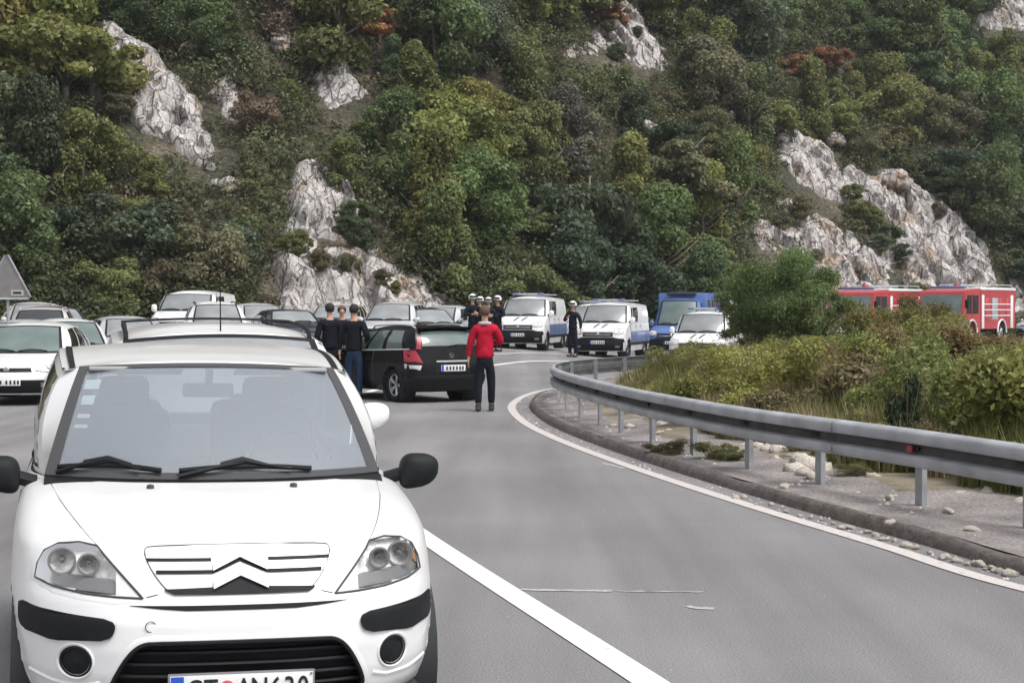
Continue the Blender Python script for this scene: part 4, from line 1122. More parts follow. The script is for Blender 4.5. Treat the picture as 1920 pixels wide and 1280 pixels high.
    # number plate
    pz = .322; m = MB(); m.box((0, -.022, pz), (.532, .012, .122), bev=.004); pl = m.build('number_plate', M_LAMPG, root)
    m = MB(); m.box((0, -.0295, pz), (.516, .004, .106), bev=.001); m.build('plate_face', M_PLATE, pl)
    m = MB(); m.box((-.232, -.0325, pz), (.046, .003, .102)); m.build('plate_band', M_PBLUE, pl)
    def ptxt(s, x, xs=.78): add_text(s, .108, (x, -.0345, pz - .004), (R(90), 0, 0), M_INK, pl, 'plate_lettering', 'CENTER', .0008, xs)
    for ch, x in (('G', -.170), ('T', -.112), ('A', .006), ('N', .063), ('6', .122), ('3', .172), ('0', .222)): ptxt(ch, x)
    m = MB(); m.lathe([(.0005, -.0345), (.025, -.0345), (.027, -.031)], 20, 'Y', (-.054, 0, pz + .006)); m.build('plate_seal', M_PRED, pl)
    m = MB(); m.box((.252, -.033, pz + .047), (.008, .004, .008)); m.build('plate_screw', M_LAMPG, pl)
    # washers, wipers, mirrors
    for sx in (-1, 1):
        m = MB(); m.lathe([(.0005, .022), (.014, .018), (.018, -.01)], 10, 'Z', (sx * .295, .88, .955)); m.build('washer_jet', M_GAP, root)
    ws = Q['ws']
    for (a, b_) in ((-.93, -.34), (-.24, .55)):
        mid = (a + b_) / 2
        blade = [ws(a + (b_ - a) * i / 8, .035 + .03 * math.sin(math.pi * i / 8), .022) for i in range(9)]
        arm = [ws(a if a < -.5 else a, -.0, .02), ws(mid - .15, .05, .035), ws(mid, .078, .036), ws(b_ - .12, .03, .03)]
        wiper(root, [arm[0], arm[1], arm[2], arm[3]], blade)
        m = MB(); m.tube([ws(mid - .15, .065, .032), ws(mid - .02, .09, .036), ws(mid + .12, .06, .03)], [.012, .017, .010], 6); m.build('wiper_bracket', M_PLAST, root)
    for sx in (-1, 1): mirror(root, (sx * .905, 1.27, 1.0), (.19, .15, .155), M_PLAST, sx)
    # roof ditch strips
    for sx in (-1, 1):
        m = MB(); pts = []
        for j in range(16):
            p = Q['roof'](sx * .93, j / 15); pts.append((p[0], p[1], p[2] + .004))
        m.grid([[(p[0] - .016, p[1], p[2] + .002), (p[0] + .016, p[1], p[2] - .001)] for p in pts]); m.build('roof_moulding', M_PLAST, root, auto=None)
        m = MB(); m.grid([[Q['sd'](.42 + .04 * q, v / 6, .004) for q in (0, 1)] for v in range(7)]); o = m.build('door_pillar', M_PLAST, root, auto=None); o.scale = (sx, 1, 1)
        m = MB(); m.tube([(lambda p: (p[0] * sx, p[1], p[2]))(Q['sd'](.045, v / 8, -.008)) for v in range(9)], .008, 6); m.build('window_seal', M_PLAST, root)
        for yy, z in ((2.05, .90), (3.0, .93)):
            m = MB(); m.box((sx * (S.side_x(yy, z) + .012), yy, z), (.02, .16, .03), bev=.008); m.build('door_handle', M_PLAST, root)
        for yy in (1.30, 2.28, 3.15):
            zs_ = np.linspace(.30, S.zt(yy) - .01, 14); m = MB(); m.tube([(sx * (S.side_x(yy, z) + .0005), yy, z) for z in zs_], .003, 5); m.build('door_gap', M_GAP, root)
        m = MB(); m.box((sx * (S.side_x(1.8, .5) + .008), 2.2, .50), (.022, 1.7, .07), bev=.008); m.build('side_moulding', M_PLAST, root)
        m = MB(); m.box((sx * (S.side_x(1.15, .70) + .004), 1.15, .70), (.01, .05, .025), bev=.004); m.build('side_repeater', M_AMBER, root)
        # tail lamps
        m = MB(); conform(m, S.bp, [(.52, .70), (.70, .70), (.72, .98), (.60, .98)], .006, .01, 6, 6, mirror=sx < 0); m.build('tail_light', M_TAIL, root)
    # cabin
    m = MB(); m.box((0, 2.3, .35), (1.45, 2.2, .06)); m.box((0, 1.20, .62), (1.40, .3, .55)); m.box((0, 3.2, .62), (1.3, .5, .5)); m.build('cabin_floor', M_DARK, root)
    m = MB(); pts = [(y, z) for y, z in ((1.02, .945), (1.15, .985), (1.35, 1.0), (1.55, .985), (1.68, .93), (1.72, .70))]
    m.grid([[(x, y + .16 * (abs(x) / .72) ** 2, z + (.03 if abs(x - .36) < .2 and 1.3 < y < 1.6 else 0)) for x in np.linspace(-.72, .72, 13)] for y, z in pts]); m.build('dashboard', M_DARK, root, auto=40)
    m = MB(); c = Vector((.36, 1.80, .96)); m.tube([c + Vector((.18 * math.cos(q), .07 * math.sin(q), .17 * math.sin(q))) for q in np.linspace(0, 6.2832, 29)], .014, 8)
    m.tube([c + Vector((-.17, 0, 0)), c + Vector((.17, 0, 0))], .014, 6); m.tube([c, (.36, 1.62, .90)], .03, 8); m.build('steering_wheel', M_DARK, root)
    for sx in (-1, 1):
        for yy, sc in ((2.35, 1.0), (3.12, .8)):
            m = MB(); x = sx * .36
            m.box((x, yy - .22, .58), (.48, .5, .16), bev=.05); m.box((x, yy + .06, .90), (.46, .14, .62), bev=.06, rx=-.2); m.box((x, yy + .15, 1.285 if sc > .9 else 1.16), (.25, .09, .15), bev=.04)
            m.build('seat', M_SEAT, root)
    m = MB(); m.tube([(.0, 1.655, 1.42), (0, 1.70, 1.36)], .018, 8); m.box((.0, 1.72, 1.325), (.235, .03, .066), bev=.014); m.build('rear_view_mirror', M_LAMPG, root)
    m = MB(); n_ = 12; m.grid([[(lambda p: (p[0] * .97, p[1] + .02, p[2] - .035))(Q['roof'](-1 + 2 * i / n_, j / 10)) for i in range(n_ + 1)] for j in range(11)]); m.build('headliner', M_LINER, root, auto=None)
    for sx in (-1, 1):
        m = MB(); m.box((sx * .33, 1.70, 1.415), (.42, .16, .02), bev=.008, rx=-.15); m.build('sun_visor', M_LINER, root)
    for (s_, v, w_, h_) in ((-.86, .80, .11, .10), (-.86, .64, .085, .09), (-.86, .49, .08, .035), (-.86, .40, .08, .03)):
        m = MB(); m.grid([[ws(s_ + w_ * (a - .5), v + h_ * (b_ - .5), -.004) for a in np.linspace(0, 1, 4)] for b_ in np.linspace(0, 1, 4)]); m.build('windscreen_sticker', M_STK, root, auto=None)
    tag(root, 'white hatchback nearest the camera facing it with chevrons on the grille and GT plate', 'car')
    return root
build_c3()
# ------------------------------------------------------------------ other vehicles
def spec(kind, L=4.2, W=.87, H=1.45):
    k = (H - .9) / .55
    def zz(z): return .9 + (z - .9) * k if z > .9 else z
    sp = dict(L=L, W=W, n=2.6, d=.75, zc=.90, zbr=.97, z0=.2,
              yf=[(.2, .12), (.28, .04), (.42, 0), (.55, .01), (.62, .04), (.68, .10), (.72, .19), (.76, .33), (.80, .53), (.85, .80), (.90, 1.08)],
              w=[(.2, .93), (.35, .985), (.5, 1), (.7, 1), (.8, .985), (.9, .955), (.97, .94)], yr=[(.2, .1), (.45, 0), (.7, .02), (1.0, .09)],
              wy1=.82, wy2=L - .78, wr=.31, c0=(1.12, .905), c1=(.72, 1.38, .91), t0=(1.86, zz(1.385)), t1=(.57, 1.98, zz(1.36)),
              ya=1.50, yd=L - .38, ra=(.635, 2.06, zz(1.335)), rd=(.59, L - .85, zz(1.35)), sbulge=.045,
              roof=[(1.88, zz(1.395)), (2.2, zz(1.44)), (2.9, zz(1.45)), (L - .72, zz(1.40))], rb=(L - .1, .97), rbx=.70, wins=[(.05, .38), (.42, .72), (.77, .93)])
    if kind == 'wagon': sp.update(yd=L - .36, rd=(.60, L - .58, zz(1.37)), wins=[(.05, .30), (.34, .60), (.66, .93)], roof=[(1.88, zz(1.395)), (2.2, zz(1.44)), (3.2, zz(1.45)), (L - .38, zz(1.41))])
    if kind == 'van':
        sp.update(n=3.0, d=.5, zc=1.20, zbr=1.20, yf=[(.2, .14), (.3, .04), (.45, 0), (.75, .02), (.88, .06), (.97, .13), (1.04, .26), (1.10, .44), (1.16, .66), (1.20, .84)],
                  w=[(.2, .95), (.4, .99), (.6, 1), (.9, .995), (1.1, .975), (1.2, .96)], yr=[(.2, .08), (.5, 0), (1.2, .02)], dr=.12, nr=5,
                  c0=(.90, 1.205), c1=(.83, 1.12, 1.205), t0=(1.50, H - .12), t1=(.73, 1.62, H - .155), ya=1.24, yd=L - .10, ra=(.80, 1.70, H - .18), rd=(.80, L - .2, H - .14), railbulge=.0, sbulge=.03,
                  roof=[(1.52, H - .11), (1.8, H - .03), (3.0, H), (L - .16, H - .04)], rb=(L - .05, 1.2), rbx=.84, wins=[(.035, .105), (.125, .40)], wy1=.95, wy2=L - .95, wr=.33)
    return sp

def car_front(root, S, sp, kind='car', lower=M_PLAST, plate=True, badge=True, body=None, headz=None):
    fn = S.fp; w = S.W; v = kind == 'van'
    hz = headz or ((.80, 1.0) if v else (.62, .735))
    for mir in (False, True):
        hp = [(w * .56, hz[0] + .02), (w * .60, hz[1] - .03), (w * .74, hz[1]), (w * .87, hz[1] + .01), (w * .925, hz[1] - .06), (w * .93, hz[0] + .03), (w * .80, hz[0])]
        m = MB(); conform(m, fn, hp, .008, .012, 8, 10, mirror=mir); h = m.build('headlight', M_REFL if not v else M_TAILC, root, auto=40)
        m = MB(); outline(m, fn, hp, .006, .009, mirror=mir); m.build('headlight_rim', M_LAMPG, h)
        c = (w * .78 * (-1 if mir else 1), S.F(w * .78, (hz[0] + hz[1]) / 2) - .012, (hz[0] + hz[1]) / 2)
        m = MB(); m.lathe([(.001, -.004), (.03, -.008), (.042, 0)], 12, 'Y', c); m.build('bulb', M_CHROME, h)
        z = .33
        m = MB(); conform(m, fn, [(w * .66, z), (w * .66, z + .08), (w * .82, z + .08), (w * .82, z)], .016, .02, 3, 5, mirror=mir); m.build('fog_lamp', M_LAMPG, root)
    if v:
        m = MB(); conform(m, fn, [(-w * .97, .22), (w * .97, .22), (w * .985, .5), (w * .95, .66), (w * .60, .70), (-w * .60, .70), (-w * .95, .66), (-w * .985, .5)], .014, .02, 10, 30); b = m.build('bumper', lower, root, auto=40)
        m = MB(); conform(m, fn, [(-w * .58, .72), (w * .58, .72), (w * .56, .86), (-w * .56, .86)], .010, .012, 6, 20); g = m.build('grille', M_PLAST, root, auto=40)
        m = MB(); m.tube([(x, S.F(abs(x), .895, .02), .895 - .03 * (abs(x) / w) ** 2 * 0) for x in np.linspace(-w * .60, w * .60, 15)], .022, 6); m.build('grille_bar', M_WHITE if body is None else body, g)
        m = MB(); m.tube([(x, S.F(abs(x), .79, .014), .79) for x in np.linspace(-w * .5, w * .5, 13)], .012, 6); m.build('grille_bar', M_CHROME, g)
    else:
        m = MB(); conform(m, fn, [(-w * .50, .60), (w * .50, .60), (w * .46, .67), (-w * .46, .67)], .008, .01, 4, 16); g = m.build('grille', M_PLAST, root, auto=40)
        m = MB(); conform(m, fn, [(-w * .9, .22), (w * .9, .22), (w * .93, .40), (w * .88, .46), (-w * .88, .46), (-w * .93, .40)], .010, .014, 8, 24); b = m.build('bumper', lower, root, auto=40)
    if badge:
        zb = .82 if v else .64
        m = MB(); m.lathe([(.001, -.012), (.045, -.012), (.055, 0)], 14, 'Y', (0, S.F(0, zb) - .015, zb)); m.build('badge', M_CHROME, g)
    if plate:
        zp = .52 if v else .42
        m = MB(); m.box((0, S.F(0, zp) - .028, zp), (.52, .015, .115), bev=.003); pl = m.build('number_plate', M_PLATE, root)
        m = MB(); m.box((-.232, S.F(0, zp) - .0375, zp), (.045, .003, .11)); m.build('plate_band', M_PBLUE, pl)
        m = MB()
        for x in (-.15, -.08, .02, .09, .16, .22): m.box((x, S.F(0, zp) - .0375, zp), (.035, .003, .07))
        m.build('plate_lettering', M_INK, pl)

def mirrors_of(root, S, sp, matl, big=False):
    for sx in (-1, 1):
        c = sp['ya']; z = sp['c1'][2] + (.10 if big else .04)
        mirror(root, (sx * (S.side_x(c, S.zc) + .11), c - .02, z), (.19, .14, .26 if big else .15), matl, sx)

def side_trim(root, S, sp, gap=True, handle=M_PLAST):
    for sx in (-1, 1):
        ys_ = (sp['ya'] + .02, sp['ya'] + 1.05, sp['ya'] + 1.95)
        for yy in ys_:
            if yy < S.L - .6:
                m = MB(); m.tube([(sx * (S.side_x(yy, z) + .0005), yy, z) for z in np.linspace(.28, S.zt(yy) - .01, 10)], .006, 4); m.build('door_gap', M_GAP, root)
        for yy in ys_[1:]:
            m = MB(); m.box((sx * (S.side_x(yy - .15, S.zc - .13) + .012), yy - .15, S.zc - .13), (.02, .16, .03), bev=.008); m.build('door_handle', handle, root)

def gp(px, py=None, D=None, z=None):
    """ground position for a thing seen at pixel px, D metres ahead"""
    x = (px - 960) / FPX * D; return (x, D, ground_h(x, D) if z is None else z)

def passenger_car(name, kind, pos, rz, paint, label, ov=None, L=4.2, W=.87, H=1.45, glass=None, sglass=None, lower=M_PLAST, rails=None, antenna=False, group=None, cat='car', z=None, headz=None):
    root = empty(name, pos, R(rz))
    sp = spec(kind, L, W, H); sp.update(ov or {})
    S, Q = build_car(root, sp, paint, glass or G_GREY, sglass or G_DARK)
    car_front(root, S, sp, 'van' if kind == 'van' else 'car', lower, body=paint, headz=headz)
    mirrors_of(root, S, sp, paint, kind == 'van'); side_trim(root, S, sp)
    ws = Q['ws']
    for a, b_ in ((-.85, -.15), (-.05, .65)):
        m = MB(); m.tube([ws(a + (b_ - a) * i / 5, .03 + .05 * math.sin(math.pi * i / 5), .02) for i in range(6)], .012, 5); m.build('wiper', M_PLAST, root)
    for sx in (-1, 1):
        z0_, z1_ = (.72, .95) if kind != 'van' else (.8, 1.15)
        m = MB(); conform(m, S.bp, [(W * .74, z0_), (W * .93, z0_), (W * .93, z1_), (W * .80, z1_)], .01, .014, 5, 5, mirror=sx < 0); m.build('tail_light', M_TAIL, root)
    if rails:
        for sx in (-1, 1):
            pts = []
            for j in range(10):
                p = Q['roof'](sx * .88, .12 + .82 * j / 9); pts.append((p[0], p[1], p[2] + (.05 if 0 < j < 9 else .005)))
            m = MB(); m.tube(pts, .018, 6); m.build('roof_rail', rails, root)
    if antenna:
        p = Q['roof'](0, .06 if antenna == 'front' else .95); m = MB(); m.tube([(p[0], p[1], p[2] - .005), (p[0], p[1] + (.02 if antenna == 'front' else .25), p[2] + .36)], [.006, .0035], 5); m.build('antenna', M_PLAST, root)
    tag(root, label, cat, group)
    return root, S, Q, sp

# white car right behind the first one
def axis_pos(D, off=0.0):
    return (-1.004 - (D - 6.02) * .2642 + off, D)
x_, y_ = -1.66, 10.35
passenger_car('parked_car', 'wagon', (x_, y_, 0), 14.8, M_WHITE, 'white estate car with black roof rails and aerial close behind the nearest hatchback', L=4.3, W=.95, H=1.60, rails=M_PLAST, antenna='front', glass=G_GREY, ov=dict(t1=(.70, 1.98, 1.475), ra=(.77, 2.06, 1.44), rd=(.72, 3.8, 1.50), c1=(.80, 1.38, .91)))
root_ = [o for o in bpy.data.objects if o.name == 'parked_car'][0]
for o in root_.children:
    if o.name.startswith('wing_mirror'): o.location.x *= 1.07; o.location.y -= .1; o.scale = (1.25, 1.1, 1.25)
for y_ in (3.3,):
    m = MB(); m.tube([(x, y_, 1.625 - .05 * x * x) for x in np.linspace(-.68, .68, 9)], .012, 6); m.build('roof_crossbar', M_PLAST, root_)
# left: white hatchback with dark bumper, silver behind it
passenger_car('parked_car', 'hatch', gp(10, D=29.0, z=0), 4, M_WHITE, 'white hatchback with black lower bumper cut off by the left edge of the photo', H=1.47, W=.88, glass=G_GREEN, headz=(.60, .70))
passenger_car('parked_car', 'hatch', gp(152, D=35.5, z=0), 22, M_WHITE2, 'white car with rounded greenish windows right of the white hatchback at the left edge', H=1.50, glass=G_GREEN, sglass=G_GREEN)
passenger_car('parked_car', 'hatch', gp(268, D=42, z=0.08), 24, M_SILVER, 'pale silver car with only its roof showing over the black roof rails', H=1.45, antenna='rear')
passenger_car('parked_car', 'wagon', gp(62, D=43.5), 10, M_SILVERP, 'beige silver estate car behind the white hatchback at the left edge', H=1.52, glass=G_DARK, rails=M_SILVER)
passenger_car('parked_car', 'hatch', gp(140, D=46.5), 30, M_DGREY, 'dark grey car with arched roof between pale silver cars on the left', H=1.42)
passenger_car('parked_car', 'hatch', gp(5, D=38, z=0), 6, M_SILVER, 'silver car roof showing just below the warning triangle at the left edge', H=1.46)
passenger_car('parked_car', 'hatch', gp(135, D=54), 40, M_WHITE2, 'far white car whose rounded roof shows behind the dark grey arched car', H=1.48, sglass=G_GREY)
passenger_car('parked_car', 'wagon', gp(60, D=52), 15, M_SILVERP, 'far beige car roof behind the beige silver estate car', H=1.50)
passenger_car('parked_van', 'van', gp(330, D=50), -3, M_WHITE, 'white van with large windscreen standing above the row of car roofs', L=4.6, W=.92, H=1.86, cat='van')
passenger_car('parked_car', 'wagon', gp(415, D=44.5), 14, M_WHITE, 'white off-road car with black roof rails in front of the white van', L=4.3, W=.93, H=1.64, rails=M_PLAST, antenna='front')
passenger_car('parked_car', 'hatch', gp(520, D=52), 24, M_SILVER, 'silver car with pale windscreen right of the white off-road car', H=1.46, glass=G_GREY)
passenger_car('parked_car', 'wagon', gp(605, D=54), -6, M_SILVERP, 'pinkish silver car behind the two men in black', H=1.44)
passenger_car('parked_car', 'hatch', gp(572, D=47.5), 20, M_NAVY, 'dark blue car low in front of the pinkish silver car', H=1.30)
passenger_car('parked_car', 'wagon', gp(708, D=50), -9, M_SILVER, 'silver car with broad grey windscreen facing forward above the black estate', H=1.50, glass=G_GREY)
passenger_car('parked_car', 'hatch', gp(785, D=53), -18, M_SILVER, 'bluish silver car with sloping bonnet at the foot of the rock face', H=1.44, glass=G_GREY)
r_, S_, Q_, sp_ = passenger_car('parked_car', 'hatch', gp(846, D=50.5), 24, M_NAVY, 'dark blue car with pale headlights next to the helmeted officers', H=1.42, W=.82)

# black estate seen from behind
def black_estate():
    root, S, Q, sp = passenger_car('parked_car', 'wagon', (0, 0, 0), 0, M_BLACKC, 'black estate car seen from behind with red lights, beside the person in red', L=4.05, W=.86, H=1.41, glass=G_GREEN, sglass=G_GREEN, rails=M_SILVER)
    a = R(214); L = 4.05
    cx, cy = (850 - 960) / FPX * 30.2, 30.2          # middle of the tail
    root.rotation_euler = (0, 0, a)
    # tail point is local (0, L): place so that it lands on (cx, cy)
    root.location = (cx + math.sin(a) * L, cy - math.cos(a) * L, 0)
    bp = S.bp
    for o in list(root.children):
        if o.name.startswith('tail_light'): bpy.data.objects.remove(o)
    for mir in (False, True):
        m = MB(); conform(m, bp, [(.60, .72), (.84, .74), (.82, .96), (.70, .96)], .012, .016, 8, 6, mirror=mir); t = m.build('tail_light', M_TAIL, root, auto=40)
        m = MB(); conform(m, bp, [(.66, .60), (.83, .62), (.84, .715), (.62, .70)], .010, .014, 4, 6, mirror=mir); m.build('reversing_lens', M_TAILC, t, auto=40)
        sg = -1 if mir else 1
        m = MB(); m.grid([[(lambda p: (p[0] * sg, p[1] + .012, p[2]))(Q['rear'](.86 + .12 * i / 2, v)) for i in range(3)] for v in np.linspace(.02, .62, 8)]); m.build('tail_light_column', M_TAIL, t, auto=None)
    m = MB(); conform(m, bp, [(-.84, .22), (.84, .22), (.85, .44), (.80, .50), (-.80, .50), (-.85, .44)], .03, .04, 8, 24); m.build('rear_bumper', M_PLAST, root, auto=40)
    m = MB(); conform(m, bp, [(-.36, .56), (.36, .56), (.38, .72), (-.38, .72)], .004, .006, 4, 12); m.build('plate_recess', M_PLAST, root, auto=40)
    m = MB(); m.box((0, S.B(0, .63) + .015, .63), (.52, .012, .115), bev=.003); pl = m.build('number_plate', M_PLATE, root)
    m = MB(); m.box((.232, S.B(0, .63) + .0235, .63), (.045, .003, .11)); m.build('plate_band', M_PBLUE, pl)
    m = MB()
    for x in (-.2, -.14, -.07, 0, .07, .14): m.box((x, S.B(0, .63) + .0235, .63), (.035, .003, .07))
    m.build('plate_lettering', M_INK, pl)
    m = MB(); m.lathe([(.001, .012), (.05, .012), (.055, 0)], 14, 'Y', (0, S.B(0, .86) + .004, .86)); m.build('badge', M_CHROME, root)
    m = MB(); m.box((0, S.B(0, .755) + .015, .755), (.70, .02, .03), bev=.006); m.build('boot_trim', M_SILVER, root)
    rr = Q['rear']
    m = MB(); m.tube([rr(.05, .14, .02), rr(-.25, .20, .03), rr(-.5, .18, .03)], .012, 5); m.build('wiper', M_PLAST, root)
    m = MB(); m.grid([[rr(-.9 + 1.8 * i / 10, v, o_) for i in range(11)] for v, o_ in ((.90, .02), (.97, .14), (1.0, .12), (1.0, -.02))]); m.build('roof_spoiler', M_BLACKC, root, auto=40)
    for sx in (-1, 1):
        m = MB(); m.tube([(sx * (S.side_x(y, S.zt(y)) - .005), y, S.zt(y) + .004) for y in np.linspace(1.6, 3.75, 12)], .012, 5); m.build('window_trim', M_SILVER, root)
black_estate()

# ------------------------------------------------------------------ police vans
M_BEACON = mat('beacon_blue', (.12, .17, .34), .3, coat=.3); M_LBAR = mat('light_bar_body', (.35, .36, .38), .4)
def police_van(px, D, rz, label, z=None, H=1.97, grp=None):
    root, S, Q, sp = passenger_car('police_van', 'van', gp(px, D=D, z=z), rz, M_WHITE, label, L=4.9, W=.95, H=H, glass=G_GREY, cat='van')
    fn = S.fp
    for x0 in (-.24, .06):      # dark slanting bars on the bonnet
        m = MB(); conform(m, lambda x, z_, o: S.fp(abs(x), z_, o), [(x0, 1.03), (x0 + .09, 1.03), (x0 + .20, 1.17), (x0 + .11, 1.17)], .006, .004, 6, 3)
        for i, v in enumerate(m.v): pass
        m.build('bonnet_stripe', M_DGREY, root, auto=None)
    for sx in (-1, 1):
        m = MB(); m.grid([[(sx * (S.side_x(y, z_) + .005), y, z_) for y in np.linspace(1.25, 4.75, 16)] for z_ in (.50, .68, .86, .90)]); m.build('side_stripe', M_PBAND, root, auto=None)
        m = MB(); m.grid([[(sx * (S.side_x(y, z_) + .007), y, z_) for y in np.linspace(.8, 4.75, 16)] for z_ in (.40, .50)]); m.build('side_moulding', M_PLAST, root, auto=None)
    rz_ = Q['roof']
    p = rz_(0, .22); lb = MB(); lb.box((0, p[1] + .15, H + .05), (1.15, .22, .075), bev=.03); bar = lb.build('light_bar', M_LBAR, root)
    for sx in (-1, 1):
        m = MB(); m.box((sx * .48, p[1] + .15, H + .055), (.24, .235, .085), bev=.03); m.build('beacon', M_BEACON, bar)
    for y in (2.6, 3.9):
        m = MB(); m.box((0, y, H + .04), (1.35, .05, .04), bev=.01); m.build('roof_bar', M_LBAR, root)
    return root
police_van(970, 60.5, -13, 'white police van with dark bonnet bars nearest the helmeted officers')
police_van(1096, 70, -14, 'police van mostly hidden behind the first one with only its roof showing')
police_van(1120, 58.5, -16, 'white police van in the middle with an officer standing at its left side')
police_van(1302, 55, -18, 'white police van half hidden by the bush with a lit yellow headlamp area', z=-.30)
passenger_car('parked_van', 'van', gp(1340, D=78, z=.3), -16, M_WHITE, 'small white van roof showing between the blue van and the green tree', L=4.6, H=2.1, cat='van')
# blue high-roofed van
root, S, Q, sp = passenger_car('blue_van', 'van', gp(1257, D=66, z=-.15), -19, M_BLUE, 'tall blue van with a box body and roof unit behind the white police vans', L=5.2, W=1.0, H=2.35, glass=G_GREEN, cat='van')
m = MB(); m.box((0, 3.6, 1.85), (2.02, 3.1, 1.35), bev=.06); m.build('box_body', M_BLUE, root)
m = MB(); m.box((0, 2.2, 2.50), (1.2, .9, .12), bev=.03); m.build('roof_unit', M_NAVY, root)
for y in (2.6, 3.4, 4.2):
    for sx in (-1, 1): m = MB(); m.box((sx * 1.012, y, 2.05), (.01, .6, .38), bev=.004); m.build('side_panel', M_NAVY, root)
passenger_car('police_car', 'hatch', gp(1582, D=84, z=-.02), -30, M_WHITE, 'white police car almost hidden by the bushes below the left fire engine', H=1.6, W=.9)
passenger_car('parked_car', 'hatch', gp(1925, D=94, z=.15), -40, M_SILVER, 'silver car at the right edge behind the right fire engine', H=1.5, L=4.4)

# ------------------------------------------------------------------ fire engines
M_SHUT = mat('roller_shutter', (.50, .51, .53), .4, .5, noise_amt=.1)
M_WSTR = mat('white_band', (.72, .72, .72), .4)
def fire_engine(pos, rz, label):
    """nose at local y=0, tail at y=7.2"""
    root = empty('fire_engine', pos, R(rz)); W = 1.22
    def rbox(name, c, d, m_, par=root, bev=.05):
        m = MB(); m.box(c, d, bev=bev); return m.build(name, m_, par)
    rbox('chassis', (0, 3.7, .62), (.9, 6.8, .25), M_DARK)
    # cab shaped by a side profile
    prof = [(.0, .55), (.0, 1.25), (.06, 1.40), (.30, 2.62), (.42, 2.72), (2.25, 2.80), (2.30, 2.70), (2.30, .55), (1.75, .55), (1.62, .98), (1.2, 1.12), (.8, .98), (.66, .55)]
    m = MB(); n = len(prof)
    L_ = [(-W, y, z) for y, z in prof]; R_ = [(W, y, z) for y, z in prof]
    m.v = L_ + R_; m.f = [tuple(range(n))[::-1], tuple(range(n, 2 * n))] + [(i, (i + 1) % n, (i + 1) % n + n, i + n) for i in range(n)]; m.m = [0] * len(m.f)
    cab = m.build('cab', M_RED, root, smooth=False)
    def wsp(x, v): return (x, .055 + .245 * v - .012, 1.45 + 1.10 * v)
    m = MB(); m.grid([[wsp(x, v) for x in np.linspace(-1.08, 1.08, 7)] for v in (.0, .5, .93)]); m.build('windscreen', G_GREEN, root, auto=None)
    rbox('bumper', (0, -.06, .72), (2.4, .28, .36), M_WSTR); rbox('grille', (0, -.01, 1.18), (1.3, .06, .26), M_PLAST, bev=.01)
    for sx in (-1, 1):
        for y0, y1 in ((.45, 1.15), (1.28, 2.05)):
            s0 = .12 if y0 < 1 else 0
            m = MB(); m.add([(sx * (W + .006), y0, 1.50), (sx * (W + .006), y1, 1.50), (sx * (W + .006), y1, 2.45), (sx * (W + .006), y0 + s0, 2.45)], [(0, 1, 2, 3)]); m.build('side_window', G_DARK, root, smooth=False)
        m = MB(); m.tube([(sx * (W + .003), 1.215, .98), (sx * (W + .003), 1.215, 2.6)], .012, 4); m.build('door_gap', M_GAP, root)
        rbox('wing_mirror', (sx * (W + .22), -.02, 2.0), (.18, .10, .45), M_PLAST, bev=.03)
        rbox('headlight', (sx * .92, -.21, .74), (.34, .04, .18), M_REFL, bev=.01)
        # body sides: shutters, white uprights, red louvred panel
        rbox('upright', (sx * (W + .012), 2.62, 1.60), (.03, .30, 1.75), M_WSTR, bev=.008)
        rbox('upright', (sx * (W + .012), 6.60, 1.60), (.03, .36, 1.75), M_WSTR, bev=.008)
        for k_ in range(4):
            rbox('roller_shutter', (sx * (W + .010), 3.32 + k_ * .95, 1.75), (.02, .80, 1.15), M_RED if k_ != 1 else M_SHUT, bev=.006)
        for k_ in range(3): rbox('side_stripe', (sx * (W + .022), 4.6, 1.40 + k_ * .30), (.012, 3.6, .05), M_WSTR, bev=0)
        # arch trim
        for wy in (1.22, 5.2):
            m = MB(); m.tube([(sx * (W + .02), wy + .60 * math.cos(q), .55 + .62 * math.sin(q)) for q in np.linspace(-.1, math.pi + .1, 17)], .045, 6); m.build('wheel_arch', M_WSTR, root)
            make_wheel(root, (sx * (W - .18), wy, .48), .48, .30, 'steel', sx)
    prof2 = [(2.36, .70), (2.36, 2.72), (7.1, 2.72), (7.1, .70), (5.75, .70), (5.65, 1.02), (5.2, 1.18), (4.75, 1.02), (4.65, .70)]
    m = MB(); n = len(prof2); m.v = [(-W, y, z) for y, z in prof2] + [(W, y, z) for y, z in prof2]
    m.f = [tuple(range(n))[::-1], tuple(range(n, 2 * n))] + [(i, (i + 1) % n, (i + 1) % n + n, i + n) for i in range(n)]; m.m = [0] * len(m.f)
    m.build('equipment_body', M_RED, root, smooth=False)
    rbox('rear_shutter', (0, 7.11, 1.75), (1.5, .03, 1.5), M_RED, bev=.008)
    for k_ in range(3): rbox('rear_stripe', (0, 7.14, 1.35 + k_ * .42), (1.3, .02, .08), M_WSTR, bev=0)
    for sx in (-1, 1):
        rbox('rear_upright', (sx * 1.02, 7.12, 1.65), (.34, .04, 1.85), M_SHUT, bev=.01); rbox('tail_light', (sx * 1.05, 7.13, .78), (.28, .05, .14), M_TAIL, bev=.01)
    rbox('roof_rim', (0, 4.7, 2.80), (2.5, 4.9, .14), M_WSTR, bev=.03)
    lad = MB()
    for sx in (-1, 1): lad.box((sx * .32 - .4, 4.8, 3.02), (.06, 4.2, .08))
    for k_ in range(13): lad.box((-.4, 2.9 + k_ * .31, 3.02), (.6, .04, .04))
    lad.build('ladder', M_SHUT, root)
    rail_ = MB(); rail_.tube([(1.1, 2.5, 2.87), (1.1, 2.5, 3.02), (1.1, 6.9, 3.02), (1.1, 6.9, 2.87)], .025, 6); rail_.tube([(-1.1, 2.5, 2.87), (-1.1, 2.5, 3.02), (-1.1, 6.9, 3.02), (-1.1, 6.9, 2.87)], .025, 6); rail_.build('roof_railing', M_SHUT, root)
